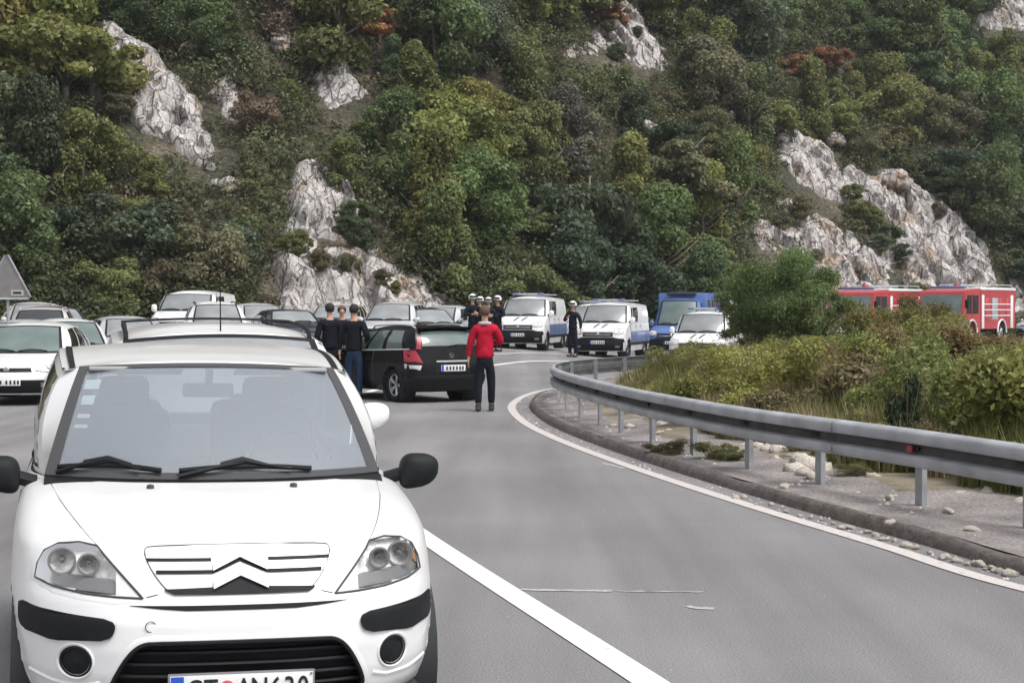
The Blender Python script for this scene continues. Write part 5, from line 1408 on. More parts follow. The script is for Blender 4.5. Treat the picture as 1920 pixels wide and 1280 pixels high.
    rbox('light_bar', (0, .95, 2.86), (1.9, .28, .13), M_BEACON, bev=.04)
    rbox('monitor_nozzle', (.2, 1.7, 2.95), (.2, .5, .22), M_RED, bev=.05)
    tag(root, label, 'fire engine')
    return root
fire_engine((22.0, 85, -.02), -38, 'red fire engine on the right with white uprights and louvred side, behind the brownish bush')
fire_engine((16.9, 83, -.10), -34, 'red fire engine on the left with its pale windscreen showing above the green tree')

# ------------------------------------------------------------------ warning sign seen from behind
M_GALV = mat('galvanised', (.34, .35, .37), .45, .35, noise_amt=.2, noise_scale=6, bump=.1); M_SIGNB = mat('sign_back', (.20, .19, .19), .55, .2, noise_amt=.15)
D = 35.0; p = gp(15, D=D, z=0); root = empty('warning_sign', (p[0], p[1], 0))
m = MB(); m.tube([(0, 0, 0), (0, 0, 2.75)], .03, 10); m.build('post', M_GALV, root)
tri = [(-.50, 1.96), (-.46, 1.92), (.46, 1.92), (.50, 1.96), (.035, 2.84), (-.035, 2.84)]
m = MB(); m.prism(tri, -.06, -.045); m.build('sign_plate', M_SIGNB, root, auto=30)
m = MB(); t3 = [(x, -.062, z) for x, z in tri] + [(tri[0][0], -.062, tri[0][1])]; m.tube(t3, .022, 5, caps=False); m.build('sign_rim', M_GALV, root)
m = MB(); m.box((.22, -.066, 2.05), (.26, .006, .12)); st = m.build('sticker', mat('sticker_yellowish', (.42, .40, .34), .6), root)
m = MB(); m.box((.22, -.070, 2.05), (.18, .003, .05)); m.build('sticker_print', M_INK, st)
for z in (2.08, 2.45): m = MB(); m.box((0, -.04, z), (.14, .03, .05)); m.build('bracket', M_GALV, root)
tag(root, 'triangular warning sign seen from the back on a metal post at the left edge', 'road sign')

# ------------------------------------------------------------------ guardrail
gr = empty('guardrail', (0, 0, 0)); tag(gr, 'long galvanised steel guardrail sweeping round the inside of the bend', 'guardrail')
BZ = .13
prof = [(.00, .615), (-.03, .613), (-.070, .602), (-.088, .580), (-.090, .515), (-.072, .500), (.012, .490), (.012, .412), (-.072, .402), (-.090, .392), (-.088, .335), (-.070, .312), (-.03, .303)]
M_RAILM = mat('rail_steel', (.36, .37, .395), .5, .15, noise_amt=.22, noise_scale=3, bump=.06, bump_scale=30)
M_GROOVE_SHADE = mat('rail_groove_shade', (.085, .08, .078), .9, noise_amt=.35, noise_scale=5)  # shade inside the beam's groove, painted as a dark colour
def rail_seg(i0, i1, k_):
    P = []
    pts = rail[i0:i1 + 1]
    for j, p in enumerate(pts):
        i = i0 + j; t = (rail[min(i + 1, len(rail) - 1)] - rail[max(i - 1, 0)]).normalized(); nrm = Vector((t.y, -t.x))
        row = []
        for o, z in prof: q = p + nrm * (o - (.006 if j < 2 else 0)); row.append((q.x, q.y, ground_h(q.x, q.y) + BZ - .02 + z))
        P.append(row)
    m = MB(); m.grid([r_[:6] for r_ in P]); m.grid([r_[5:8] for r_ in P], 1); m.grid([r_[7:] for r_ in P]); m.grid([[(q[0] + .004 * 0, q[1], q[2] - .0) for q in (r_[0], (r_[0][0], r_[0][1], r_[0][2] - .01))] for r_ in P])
    return m.build('rail_beam', [M_RAILM, M_GROOVE_SHADE], gr, auto=60)
step = 20; i = 0
while i < len(rail) - 1:
    rail_seg(i, min(i + step + 1, len(rail) - 1), 0); i += step
acc = .6; last = None; pn = 0
def arc_positions():
    out = []; s = 0; nxt = .75
    for i in range(1, len(rail)):
        d = (rail[i] - rail[i - 1]).length
        if s + d >= nxt: out.append(i); nxt += 1.62 if rail[i].y < 40 else 2.6
        s += d
    return out
post_me = None
for i in arc_positions():
    p = rail[i]; t = (rail[min(i + 1, len(rail) - 1)] - rail[i - 1]).normalized(); nrm = Vector((t.y, -t.x))
    g = ground_h(p.x, p.y); a = math.atan2(t.y, t.x)
    m = MB(); q = p + nrm * .03
    c_ = [(-.055, -.0), (.055, 0), (.055, .045), (.047, .045), (.047, .008), (-.047, .008), (-.047, .045), (-.055, .045)]
    M_ = Matrix.Rotation(a, 4, 'Z')
    vs_ = []
    for z in (-.25, .60):
        for u, v in c_: w_ = M_ @ Vector((u, -v, 0)); vs_.append((q.x + w_.x, q.y + w_.y, g + BZ + z - .03))
    n = len(c_); m.add(vs_, [tuple(range(n))[::-1], tuple(range(n, 2 * n))] + [(k_, (k_ + 1) % n, (k_ + 1) % n + n, k_ + n) for k_ in range(n)])
    po = m.build('post', M_GALV, gr, smooth=False)
    m = MB(); q2 = p - nrm * .014; m.box((q2.x, q2.y, g + BZ + .435), (.14, .02, .03), rz=a); b_ = m.build('bolt_plate', M_DARK, po)
m = MB(); i = min(range(len(rail)), key=lambda k_: abs(rail[k_].y - 13.55)); p = rail[i]; t = (rail[i + 1] - rail[i - 1]).normalized(); nrm = Vector((t.y, -t.x)); q = p - nrm * .05
m.box((q.x, q.y, BZ + .435), (.08, .02, .05), rz=math.atan2(t.y, t.x)); m.build('reflector', M_TAIL, gr)

# ------------------------------------------------------------------ people
def skinned(name, nodes, edges, matl, parent, sub=1, root_i=0):
    """nodes: [(co, radius or (rx, ry))]"""
    me = bpy.data.meshes.new(name); me.from_pydata([n_[0] for n_ in nodes], edges, [])
    o = bpy.data.objects.new(name, me); COL.objects.link(o)
    md = o.modifiers.new('skin', 'SKIN'); md.use_smooth_shade = True; md.branch_smoothing = .4
    for i, n_ in enumerate(nodes):
        r_ = n_[1] if isinstance(n_[1], tuple) else (n_[1], n_[1])
        me.skin_vertices[0].data[i].radius = r_; me.skin_vertices[0].data[i].use_root = (i == root_i)
    sb = o.modifiers.new('sub', 'SUBSURF'); sb.levels = sub; sb.render_levels = sub
    bpy.context.view_layer.update()
    m2 = bpy.data.meshes.new_from_object(o.evaluated_get(bpy.context.evaluated_depsgraph_get()))
    bpy.data.objects.remove(o); m2.materials.clear(); m2.materials.append(matl); m2.shade_smooth()
    o2 = bpy.data.objects.new(name, m2); COL.objects.link(o2); o2.parent = parent
    return o2
M_SKIN = mat('skin', (.48, .27, .19), .55); M_HAIRD = mat('hair_dark', (.016, .013, .012), .8, noise_amt=.3, noise_scale=40); M_HAIRB = mat('hair_brown', (.09, .055, .04), .8, noise_amt=.3, noise_scale=40)
def cloth(name, c): return mat(name, c, .9, spec=.12, noise_amt=.25, noise_scale=9, bump=.5, bump_scale=22)
M_CRED = cloth('red_jacket', (.42, .012, .035)); M_CBLK = cloth('black_cloth', (.010, .011, .016)); M_CTRO = cloth('dark_trousers', (.010, .013, .020)); M_CJEAN = cloth('dark_jeans', (.020, .035, .07))
M_CGREY = cloth('grey_collar', (.42, .40, .42)); M_CNAVY = cloth('navy_uniform', (.011, .012, .020)); M_SHOE = mat('shoe', (.03, .03, .035), .5); M_HELM = mat('white_helmet', (.74, .74, .74), .25, coat=.5); M_VISOR = mat('helmet_visor', (.05, .055, .06), .1)
M_CVEST = cloth('greenish_vest', (.10, .16, .14))
def person(pos, rz, label, h=1.78, jacket=M_CBLK, trousers=M_CTRO, hair=M_HAIRD, helmet=False, arms=((.25, .04, .28, -.04), (.25, .04, .28, -.04)), stride=.0, spread=.09, collar=None, shoes=M_SHOE, bulk=1.0):
    """faces local -Y. arms: per side (elbow dx, elbow dy, wrist dx, wrist dy[, wrist z]) from the shoulder line"""
    root = empty('person', pos, R(rz)); s = h / 1.78; root.scale = (s, s, s)
    N = []; E = []
    def nd(co, r, par=None):
        N.append((co, r))
        if par is not None: E.append((par, len(N) - 1))
        return len(N) - 1
    pel = nd((0, 0, .96), (.105, .07)); bel = nd((0, -.005, 1.12), (.09, .065), pel); ch = nd((0, .0, 1.32), (.115, .08), bel); c2 = nd((0, .008, 1.405), (.09, .055), ch); nk = nd((0, .01, 1.492), (.070, .062), c2); n2 = nd((0, 0, 1.535), (.054, .057), nk)
    h1 = nd((0, -.01, 1.60), (.066, .080), n2); h2 = nd((0, -.005, 1.68), (.076, .095), h1); h3 = nd((0, .0, 1.745), (.060, .075), h2)
    nose = nd((0, -.115, 1.645), .014, h2)
    A = []; Lg = []; cr_ = nd((0, .005, .865), (.085, .065), pel)
    for k_, sx in enumerate((-1, 1)):
        a = arms[k_]; wz = a[4] if len(a) > 4 else .92; ez = a[5] if len(a) > 5 else 1.16
        sh = nd((sx * .165, 0, 1.40), .050, c2); el = nd((sx * a[0], a[1], ez), .042, sh); wr = nd((sx * a[2], a[3], wz), .028, el)
        dv = (Vector((sx * a[2], a[3], wz)) - Vector((sx * a[0], a[1], ez))).normalized(); pc = Vector((sx * a[2], a[3], wz)) + dv * .07
        pm = nd(tuple(pc), (.020, .034), wr)
        side = dv.cross(Vector((sx, 0, 0))).normalized()
        for f in range(4):
            o_ = side * (-.030 + .020 * f); L_ = (.075, .085, .08, .062)[f]
            f1 = nd(tuple(pc + dv * .035 + o_), .0088, pm); f2 = nd(tuple(pc + dv * (.035 + L_ * .5) + o_ * 1.05 + Vector((-sx * .006, 0, 0))), .0082, f1); nd(tuple(pc + dv * (.030 + L_) + o_ * 1.05 + Vector((-sx * .022, 0, 0))), .0070, f2)
        t1 = nd(tuple(pc - dv * .01 - side * .035), .010, pm); nd(tuple(pc + dv * .035 - side * .055 + Vector((-sx * .01, 0, 0))), .0088, t1)
        A.append((sh, el, wr))
        st = stride * sx
        hp = nd((sx * .085, 0, .80), .070, cr_); kn = nd((sx * (spread + .01), st * .35 - .02, .50), .058, hp); an = nd((sx * (spread + .01), st, .10), .038, kn); to = nd((sx * (spread + .02), st - .13, .045), (.042, .032), an)
        Lg.append((hp, kn, an, to))
    body = skinned('body', N, E, M_SKIN, root)
    # clothes grown a little outside the same joints
    def sub_(idx, links, grow, name, m_, over={}):
        mp = {j: i for i, j in enumerate(idx)}
        nn = [(N[j][0], tuple(q + over.get(j, grow) for q in (N[j][1] if isinstance(N[j][1], tuple) else (N[j][1],) * 2))) for j in idx]
        return skinned(name, nn, [(mp[a], mp[b]) for a, b in links], m_, root)
    idx = [bel, pel, cr_, ch, c2, nk] + [j for t in A for j in t]; g = .038 + .024 * bulk
    sub_(idx, [(cr_, pel), (pel, bel), (bel, ch), (ch, c2), (c2, nk)] + [e for t in A for e in ((c2, t[0]), (t[0], t[1]), (t[1], t[2]))], g, 'jacket', jacket, {cr_: .062, A[0][0]: .045, A[1][0]: .045, A[0][1]: .026, A[1][1]: .022, A[0][2]: .018, A[1][2]: .018, nk: .030})
    idx = [bel, pel, cr_] + [j for t in Lg for j in t[:3]]
    sub_(idx, [(bel, pel), (pel, cr_)] + [e for t in Lg for e in ((cr_, t[0]), (t[0], t[1]), (t[1], t[2]))], .026, 'trousers', trousers, {pel: .038, bel: .03, cr_: .034, Lg[0][2]: .022, Lg[1][2]: .022, Lg[0][1]: .02, Lg[1][1]: .02})
    for t in Lg:
        p = Vector(N[t[2]][0]); m = MB(); m.box((p.x, p.y - .06, .045), (.10, .28, .085), bev=.035); m.box((p.x, p.y + .01, .09), (.095, .12, .12), bev=.03); m.build('shoe', shoes, root)
    if collar:
        m = MB(); m.tube([(.088 * math.cos(q), .008 + .082 * math.sin(q), 1.485) for q in np.linspace(0, 6.2832, 17)], .03, 8, caps=False); m.build('collar', collar, root)
    # ears, eyes, hair or helmet
    for sx in (-1, 1):
        m = MB(); m.lathe([(.001, -.01), (.022, -.006), (.026, .004), (.001, .008)], 10, 'X', (sx * .079, .0, 1.645)); m.build('ear', M_SKIN, root)
        m = MB(); m.lathe([(.001, -.006), (.010, -.003), (.012, .004)], 8, 'Y', (sx * .03, -.088, 1.665)); m.build('eye', M_INK, root)
    m = MB(); m.box((0, -.088, 1.598), (.045, .008, .010), bev=.003); m.build('mouth', M_TAIL if False else M_HAIRB, root)
    hm = bmesh.new(); bmesh.ops.create_uvsphere(hm, u_segments=20, v_segments=14, radius=1)
    if helmet:
        for v in hm.verts: v.co = Vector((v.co.x * .128, v.co.y * .145 + .005, 1.70 + max(v.co.z, -.35) * .135))
        nm, mt = 'helmet', M_HELM
    else:
        for v in hm.verts:
            z = v.co.z; back = v.co.y
            lim = -.75 if back > .1 else (-.1 if back > -.45 else .35)
            z = max(z, lim); v.co = Vector((v.co.x * .092, v.co.y * .108 + .008, 1.69 + z * .098 + .004 * math.sin(v.co.x * 40)))
        nm, mt = 'hair', hair
    me = bpy.data.meshes.new(nm); hm.to_mesh(me); hm.free(); me.materials.append(mt); me.shade_smooth(); o = bpy.data.objects.new(nm, me); COL.objects.link(o); o.parent = root
    if helmet:
        m = MB(); m.grid([[(.132 * math.sin(q), .005 - .152 * math.cos(q), z) for q in np.linspace(-1.1, 1.1, 9)] for z in (1.70, 1.74, 1.775)]); m.build('visor', M_VISOR, o)
        m = MB(); m.tube([(.126 * math.cos(q), .005 + .143 * math.sin(q), 1.66) for q in np.linspace(0, 6.2832, 21)], .012, 6, caps=False); m.build('helmet_rim', M_CBLK, o)
    tag(root, label, 'person'); return root
p = gp(909, D=27.6, z=0)
person(p, 180, 'person walking away in a bright red jacket with grey collar and dark trousers', 1.76, M_CRED, M_CTRO, M_HAIRB, arms=((.28, -.06, .12, -.26, 1.15, 1.17), (.245, .0, .27, -.03)), stride=.05, spread=.10, collar=M_CGREY, bulk=1.3)
p = gp(664, D=31.3, z=0); person(p, 172, 'person in black jacket and dark jeans seen from behind left of the black estate', 1.80, M_CBLK, M_CJEAN, arms=((.27, .06, .22, -.12, 1.05), (.26, .02, .28, -.02)), bulk=1.3)
p = gp(618, D=32.2, z=0); person(p, 200, 'person in dark clothes standing left of the person in dark jeans', 1.82, M_CBLK, M_CTRO, bulk=1.3)
p = gp(641, D=34.5, z=0); person(p, 10, 'person with pale face partly hidden between the two people in black', 1.78, M_CNAVY, M_CTRO, M_HAIRB)
for (px, D, rz, lab, hh) in ((886, 54, 20, 'officer in white helmet, leftmost of the four beside the dark blue car', 1.84), (900, 55.5, -20, 'officer in white helmet, second from the dark blue car', 1.78), (916, 54, 8, 'officer in white helmet directly above the head of the person in red', 1.76), (933, 55.5, -30, 'officer in white helmet beside the front of the first police van', 1.84)):
    person(gp(px, D=D), rz, lab, hh, M_CNAVY, M_CNAVY, helmet=True, arms=((.27, -.04, .08, -.22, 1.18, 1.16), (.27, -.04, .08, -.24, 1.22, 1.16)), bulk=1.2)
person(gp(1074, D=55.5), -25, 'officer in white helmet and dark uniform standing between two police vans', 1.84, M_CNAVY, M_CNAVY, helmet=True, arms=((.27, -.06, .10, -.24, 1.28, 1.18), (.27, .02, .28, -.02)), bulk=1.25)
person(gp(1420, D=47, z=.42), 15, 'officer in white helmet and pale green top standing behind the feathery green tree', 1.84, M_CVEST, M_CNAVY, helmet=True, arms=((.30, -.04, .16, -.2, 1.1), (.30, -.04, .2, -.2, 1.1)), bulk=1.3)
# ------------------------------------------------------------------ island vegetation
def bush_lobes(seed, h=1.0, w=.9, n=12):
    rg = random.Random(seed); L = []
    for i in range(n):
        a = rg.uniform(0, 6.28); r = w * .7 * math.sqrt(rg.random()); z = rg.uniform(.15, .82) * h; rr = rg.uniform(.16, .34) * w
        L.append(((r * math.cos(a), r * math.sin(a), z), (rr, rr, rr * .85)))
    return L
def stems_mesh(seed, h=1.0, w=.7, n=14, rad=.008):
    rg = random.Random(seed); b = MB()
    for i in range(n):
        a = rg.uniform(0, 6.28); r = rg.uniform(.2, 1) * w
        b.tube([(0, 0, -.15), (r * .3 * math.cos(a), r * .3 * math.sin(a), h * .45), (r * math.cos(a), r * math.sin(a), h * rg.uniform(.7, 1.05))], [rad, rad * .7, rad * .3], 4)
    me = bpy.data.meshes.new('stem'); me.from_pydata(b.v, [], b.f); me.materials.append(M_BARK); me.shade_smooth(); return me
BUSH = [leaves_mesh('foliage', bush_lobes(100 + i), 7000, (.044, .054, .068)[i % 3], 200 + i, up=.3, aspect=.55, inner=.5) for i in range(8)]
STEM = [stems_mesh(i) for i in range(4)]
def grass_mesh(seed, n=260, h=.55, w=.28):
    rg = random.Random(seed); V = []; F = []; A = []
    for i in range(n):
        a = rg.uniform(0, 6.28); r = w * math.sqrt(rg.random()); x, y = r * math.cos(a), r * math.sin(a)
        hh = h * rg.uniform(.45, 1.1); la = rg.uniform(0, 6.28); ln = rg.uniform(.05, .5) * hh; wd = rg.uniform(.004, .008)
        dx, dy = math.cos(la) * ln, math.sin(la) * ln; sx_, sy_ = -math.sin(la) * wd, math.cos(la) * wd
        k = len(V); V += [(x - sx_, y - sy_, -.05), (x + sx_, y + sy_, -.05), (x + dx * .35 + sx_ * .8, y + dy * .35 + sy_ * .8, hh * .6), (x + dx * .35 - sx_ * .8, y + dy * .35 - sy_ * .8, hh * .6), (x + dx, y + dy, hh)]
        F += [(k, k + 1, k + 2, k + 3), (k + 3, k + 2, k + 4)]; c = rg.random(); A += [(c, rg.random(), 0)] * 5
    me = bpy.data.meshes.new('grass'); me.from_pydata(V, [], F); at_ = me.attributes.new('leaf', 'FLOAT_VECTOR', 'POINT'); at_.data.foreach_set('vector', np.array(A).reshape(-1)); me.materials.append(M_LEAF); return me
BC = {'olive': (0.186, 0.198, 0.062), 'yellow green': (0.252, 0.258, 0.074), 'brown': (0.19, 0.17, 0.082), 'fresh green': (0.168, 0.204, 0.066), 'straw': (0.312, 0.264, 0.132), 'dark green': (0.042, 0.072, 0.026), 'rust': (0.19, 0.15, 0.065)}
def gz(x, y): return ground_h(x, y) + (mound(x, y) if rail_dist(x, y) > .35 else .12)
rg = random.Random(21)
placed = []
def top_px(px):
    return float(np.interp(px, [1140, 1170, 1210, 1300, 1400, 1480, 1560, 1640, 1700, 1750, 1800, 1870, 1960, 2200], [712, 685, 650, 640, 640, 625, 628, 618, 592, 592, 625, 632, 645, 650]))
tries = 0
while tries < 9000 and len(placed) < 255:
    tries += 1
    y = 12.5 + 30 * rg.random() ** 1.15; x = rg.uniform(.8, 1.0) + rg.random() * (y * .36 + 1.5)
    if not inside_island(x, y): continue
    dr = rail_dist(x, y)
    if dr < 1.25: continue
    z = gz(x, y); px, py = px_of((x, y, z)); s = FPX / y
    hmax = (py - top_px(px)) / s
    if hmax < .3: continue
    h = min(hmax * rg.uniform(.82, 1.08), rg.uniform(.55, 1.5))
    if dr < 1.9: h = min(h, rg.uniform(.35, .65))
    if any((x - q[0]) ** 2 + (y - q[1]) ** 2 < (.40 + .22 * h) ** 2 for q in placed): continue
    u = noise.noise(Vector((x * .45, y * .30, 5))) + rg.uniform(-.25, .25)
    if px < 1330: c = 'brown' if u > .42 else 'olive' if u > -.15 else 'yellow green'
    elif px > 1560 and py - h * s < 640 and y > 22: c = 'rust' if u > .34 else 'olive' if u > .05 else 'fresh green' if u > -.2 else 'yellow green'
    else: c = 'fresh green' if u > .1 else 'olive' if u > -.12 else 'yellow green' if u > -.36 else 'brown'
    placed.append((x, y, z, h, c, px))
for (x, y, z, h, c, px) in placed:
    o = empty('island_bush', (x, y, z - .03), rg.uniform(0, 6.28)); w = h * rg.uniform(.75, 1.0) + .2; o.scale = (w, w, h)
    f = bpy.data.objects.new('foliage', rg.choice(BUSH)); COL.objects.link(f); f.parent = o; j = rg.uniform(.75, 1.2); f.color = (BC[c][0] * j, BC[c][1] * j, BC[c][2] * j, 1)
    t = bpy.data.objects.new('stem', rg.choice(STEM)); COL.objects.link(t); t.parent = o
    zone = ('at the left tip of the island' if px < 1300 else 'below the feathery green tree' if px < 1560 else 'in front of the fire engines' if px < 1780 else 'near the right edge') + (' close to the guardrail' if rail_dist(x, y) < 2.2 else ' in the middle of the thicket')
    size = 'low' if h < .6 else 'tall' if h > 1.0 else 'middling'
    tag(o, f'{size} {c} bush {zone}', 'bush', f'{size} {c} bushes {zone}')
# one dark leafy sapling behind the rail
p = at(1700, 800, 16.4); z = gz(p.x, p.y)
o = empty('dark_sapling', (p.x, p.y, z)); o.scale = (.42, .42, .95); f = bpy.data.objects.new('foliage', leaves_mesh('foliage', bush_lobes(7, 1.1, .9, 9), 1500, .10, 9, inner=.6)); COL.objects.link(f); f.parent = o; f.color = (.04, .062, .028, 1)
t = bpy.data.objects.new('stem', STEM[1]); COL.objects.link(t); t.parent = o; tag(o, 'dark green leafy sapling standing out right behind the guardrail', 'sapling')

# feathery green tree and the brownish arching shrub
def feather_tree(px, base_D, ztop, wid, col, label, nl, leaf, seed, name='feathery_tree', n=30, prof=1.0):
    x = (px - 960) / FPX * base_D; z = gz(x, base_D); h = ztop - z
    rg = random.Random(seed); L = []
    for i in range(n):
        a = rg.uniform(0, 6.28); zz = h * rg.uniform(.12, .90); k = math.sin(math.pi * min(1, .25 + .75 * (1 - zz / h) * prof)) ** .6; r = wid * k * math.sqrt(rg.random()) * .8
        rr = rg.uniform(.22, .42) * wid * .62; L.append(((r * math.cos(a), r * math.sin(a), zz), (rr, rr, rr * .8)))
    o = empty(name, (x, base_D, z - .05)); f = bpy.data.objects.new('crown', leaves_mesh('crown', L, nl, leaf, seed, up=.3, aspect=.32, inner=.7, droop=.25)); COL.objects.link(f); f.parent = o; f.color = (*col, 1)
    b = MB(); b.tube([(0, 0, -.2), (.05, 0, h * .4), (0, .05, h * .85)], [.06, .04, .012], 7)
    for i in range(9):
        a = rg.uniform(0, 6.28); zz = h * rg.uniform(.1, .5); b.tube([(0, 0, zz), (wid * .4 * math.cos(a), wid * .4 * math.sin(a), zz + h * .15), (wid * .8 * math.cos(a), wid * .8 * math.sin(a), zz + h * .32)], [.025, .016, .005], 5)
    b.build('trunk', M_BARK, o); tag(o, label, 'tree'); return o
feather_tree(1475, 34, 3.02, 1.75, (.125, .185, .070), 'bright green feathery tree rising above the island bushes', 70000, .065, 31, n=46)
feather_tree(1400, 36, 2.3, .8, (.115, .155, .06), 'smaller green feathery bush left of the bright feathery tree', 16000, .065, 32)
feather_tree(1540, 33, 2.2, .8, (.12, .165, .062), 'green feathery bush leaning right of the bright feathery tree', 18000, .065, 33)
feather_tree(1705, 30, 1.76, 1.4, (.170, .165, .060), 'brownish arching shrub covering the lower part of the fire engines', 20000, .07, 34, 'arching_shrub', 22)
feather_tree(1660, 27, 1.50, .8, (.11, .125, .04), 'olive arching shrub in front of the left fire engine', 8000, .075, 35, 'arching_shrub', 16)
feather_tree(1750, 31, 2.02, .95, (.13, .12, .045), 'yellowish wispy shrub crossing the cab of the right fire engine', 6000, .07, 36, 'arching_shrub', 16)

# tall dry grass and weeds along the back of the rail: one mass
GR = [grass_mesh(i) for i in range(6)]
def scatter(name, meshes, spots, color, label):
    """join shared tufts into one mesh of kind stuff"""
    V = []; F = []; A = []; off = 0
    data = []
    for me in meshes:
        co = np.empty(len(me.vertices) * 3); me.vertices.foreach_get('co', co); at_ = np.empty(len(me.vertices) * 3); me.attributes['leaf'].data.foreach_get('vector', at_)
        data.append((co.reshape(-1, 3), at_.reshape(-1, 3), [tuple(p.vertices) for p in me.polygons]))
    for (x, y, z, s, a, k) in spots:
        co, at_, fs = data[k % len(data)]; c_, s_ = math.cos(a), math.sin(a)
        q = np.empty_like(co); q[:, 0] = (co[:, 0] * c_ - co[:, 1] * s_) * s[0] + x; q[:, 1] = (co[:, 0] * s_ + co[:, 1] * c_) * s[0] + y; q[:, 2] = co[:, 2] * s[1] + z
        V.append(q); A.append(at_); F += [tuple(i + off for i in f) for f in fs]; off += len(co)
    me = bpy.data.meshes.new(name); me.from_pydata(np.concatenate(V).tolist(), [], F); at_ = me.attributes.new('leaf', 'FLOAT_VECTOR', 'POINT'); at_.data.foreach_set('vector', np.concatenate(A).reshape(-1)); me.materials.append(M_LEAF)
    o = bpy.data.objects.new(name, me); COL.objects.link(o); o.color = (*color, 1); o['kind'] = 'stuff'; o['label'] = label; return o
rg = random.Random(8); sp1 = []; sp2 = []
for i in range(1500):
    y = rg.uniform(11.5, 34); x = .8 + rg.random() * (y * .34 + .5)
    if not inside_island(x, y): continue
    d = rail_dist(x, y)
    if 1.15 < d < 3.0 and len(sp1) < 460: sp1.append((x, y, gz(x, y), (rg.uniform(.6, 1.2), rg.uniform(.5, 1.2) * (.35 + .3 * d)), rg.uniform(0, 6.3), rg.randrange(6)))
    elif d >= 3.0 and len(sp2) < 120: sp2.append((x, y, gz(x, y), (1.2, rg.uniform(.6, 1.15)), rg.uniform(0, 6.3), rg.randrange(6)))
scatter('dry_grass', GR, sp1[::2] + sp2[::2], (.27, .235, .12), 'straw coloured grass behind the guardrail')
scatter('green_grass', GR, sp1[1::2] + sp2[1::2], (.125, .14, .045), 'olive grass and weeds behind the guardrail')
# weed mats growing out of the verge under the rail
for (px, py, rx, c, lab) in ((1262, 848, .32, (.10, .10, .04), 'low weed mat at the kerb under the rail'), (1228, 846, .2, (.10, .095, .045), 'small dry weed at the kerb edge'), (1340, 858, .36, (.13, .135, .05), 'yellowish green weed mat between two rail posts'), (1375, 862, .26, (.12, .13, .05), 'small weed right of the yellowish mat'),
                             (1600, 890, .3, (.14, .14, .06), 'weeds by the stones beside the second rail post'), (1480, 850, .2, (.15, .14, .06), 'small weed tuft under the rail beside pale stones'), (1560, 865, .22, (.12, .13, .05), 'weed clump in front of a rail post')):
    d = ray(px, py); t = (.11 - CAM_H) / d.z; q = Vector((0, 0, CAM_H)) + d * t
    o = empty('weed', (q.x, q.y, .10)); o.scale = (rx, rx, rx * .5)
    f = bpy.data.objects.new('foliage', BUSH[int(px) % 8]); COL.objects.link(f); f.parent = o; f.color = (*c, 1)
    f = bpy.data.objects.new('blades', GR[int(px) % 6]); COL.objects.link(f); f.parent = o; f.color = (c[0] * 1.4, c[1] * 1.3, c[2] * 1.3, 1); tag(o, lab, 'weed')

# ------------------------------------------------------------------ stones
M_STONE = mat('stone', (.52, .47, .41), .9, noise_amt=.3, noise_scale=7, bump=.8, bump_scale=14)
stone_me = []
for i in range(6):
    o = boulder('stone', (0, 0, 0), (1, .8, .6), 30 + i, M_STONE, 2, .55); stone_me.append(o.data); bpy.data.objects.remove(o)
def stone_at(px, py, r_, lab, grp, h=.10):
    d = ray(px, py); t = (h - CAM_H) / d.z; q = Vector((0, 0, CAM_H)) + d * t
    o = bpy.data.objects.new('stone', stone_me[int(px * 7 + py) % 6]); COL.objects.link(o); o.location = (q.x, q.y, h + r_ * .25); o.rotation_euler = (rg.uniform(-.3, .3), rg.uniform(-.3, .3), rg.uniform(0, 6.3)); r_ *= 1.3; o.scale = (r_ * rg.uniform(.8, 1.3), r_, r_ * rg.uniform(.7, 1.1)); tag(o, lab, 'stone', grp)
for (px, py, r_) in ((1243, 800, .09), (1262, 796, .07), (1280, 803, .08), (1255, 812, .06), (1236, 815, .07), (1290, 795, .06), (1272, 812, .06), (1230, 803, .05)): stone_at(px, py, r_, 'pale stone in the small heap under the rail by the weed mat', 'stones heaped under the rail')
for (px, py, r_) in ((1400, 838, .07), (1420, 842, .09), (1440, 848, .08), (1462, 852, .10), (1485, 860, .07), (1500, 870, .11), (1520, 878, .12), (1545, 885, .09), (1492, 886, .10), (1508, 893, .09), (1530, 898, .08), (1455, 862, .06)): stone_at(px, py, r_, 'rough pale stone in the row behind the middle rail posts', 'stones behind the middle posts')
for (px, py, r_) in ((1620, 880, .07), (1650, 885, .09), (1680, 880, .07), (1705, 888, .06), (1640, 897, .06)): stone_at(px, py, r_, 'flat stone among weeds left of the big rail post', 'stones among weeds')
for (px, py, r_) in ((1790, 905, .09), (1830, 912, .10), (1870, 915, .08), (1900, 925, .10), (1850, 928, .06), (1800, 930, .05), (1915, 945, .07), (1820, 995, .045), (1780, 960, .04)): stone_at(px, py, r_, 'pinkish stone on the verge at the right edge', 'stones on the verge at the right')
for (px, py, r_, lab) in ((1470, 915, .05, 'small dark stone on the bare verge'), (1668, 935, .035, 'tiny dark stone left of the big rail post'), (1670, 980, .03, 'tiny stone on the lower verge'), (1092, 752, .08, 'dark clod on the verge at the bend'), (1150, 800, .05, 'small stone near the far rail posts'), (1180, 802, .06, 'flat stone near the far rail posts')): stone_at(px, py, r_, lab, None)
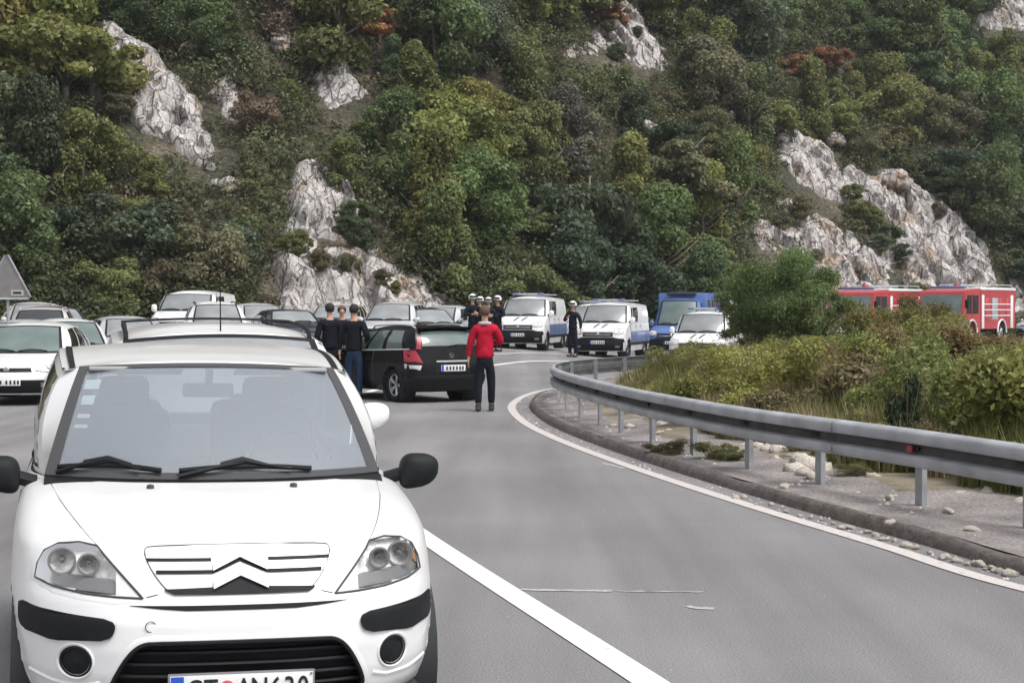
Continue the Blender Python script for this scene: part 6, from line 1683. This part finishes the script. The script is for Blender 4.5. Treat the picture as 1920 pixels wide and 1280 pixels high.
for (px, py, r_) in ((1835, 1060, .045), (1860, 1066, .03), (1895, 1078, .045), (1912, 1070, .025)): stone_at(px, py, r_, 'white stone lying on the white edge line at the right', 'white stones on the edge line', .005)
rg = random.Random(17)
for i in range(26):
    px = 1380 + i * 20 + rg.uniform(-7, 7); stone_at(px, np.interp(px, [1380, 1500, 1660, 1800, 1920], [932, 966, 1014, 1056, 1090]) + rg.uniform(-6, 3), rg.uniform(.016, .036), 'whitish stone among those lying between the edge line and the kerb', 'whitish stones between edge line and kerb', .004)
# grit in the gutter, uncountable
rg = random.Random(3); gb = MB()
go = offs(edge, .17); unit = [(0, 0, 1), (1, 0, 0), (0, 1, 0), (-1, 0, 0), (0, -1, 0)]
def chip(m, x, y, z, s):
    a = rg.uniform(0, 6.3); c_, s_ = math.cos(a), math.sin(a); vs_ = [((u * c_ - v * s_) * s * (1 + .5 * rg.random()) + x, (u * s_ + v * c_) * s + y, w * s * .8 + z - (.15 * s if w == 0 else 0)) for u, v, w in unit]
    m.add(vs_, [(0, 1, 2), (0, 2, 3), (0, 3, 4), (0, 4, 1)])
for i in range(2600):
    k = rg.randrange(len(go)); q = go[k]
    if q.y > 34: continue
    dens = .35 + .65 * (noise.noise(Vector((q.x * 1.5, q.y * 1.5, 0))) > -.1)
    if rg.random() > dens: continue
    s = rg.choice([.004, .006, .008, .012]); o_ = rg.gauss(0, .07); t = (edge[min(k + 1, len(edge) - 1)] - edge[k - 1]).normalized()
    chip(gb, q.x + t.y * o_ + rg.uniform(-.1, .1), q.y - t.x * o_ + rg.uniform(-.1, .1), .004, s)
for i in range(1500):
    k = rg.randrange(len(edge)); o_ = rg.uniform(.55, 1.9); q = edge[k]
    if q.y > 30: continue
    t = (edge[min(k + 1, len(edge) - 1)] - edge[k - 1]).normalized(); chip(gb, q.x + t.y * o_, q.y - t.x * o_, .10, rg.choice([.006, .01, .014, .02]))
for i in range(120): chip(gb, rg.uniform(-4, 4), rg.uniform(7, 24), .003, rg.choice([.003, .004, .005]))
o = gb.build('grit', M_STONE, smooth=False); o['kind'] = 'stuff'; o['label'] = 'pale grit and chippings along the edge line and verge'
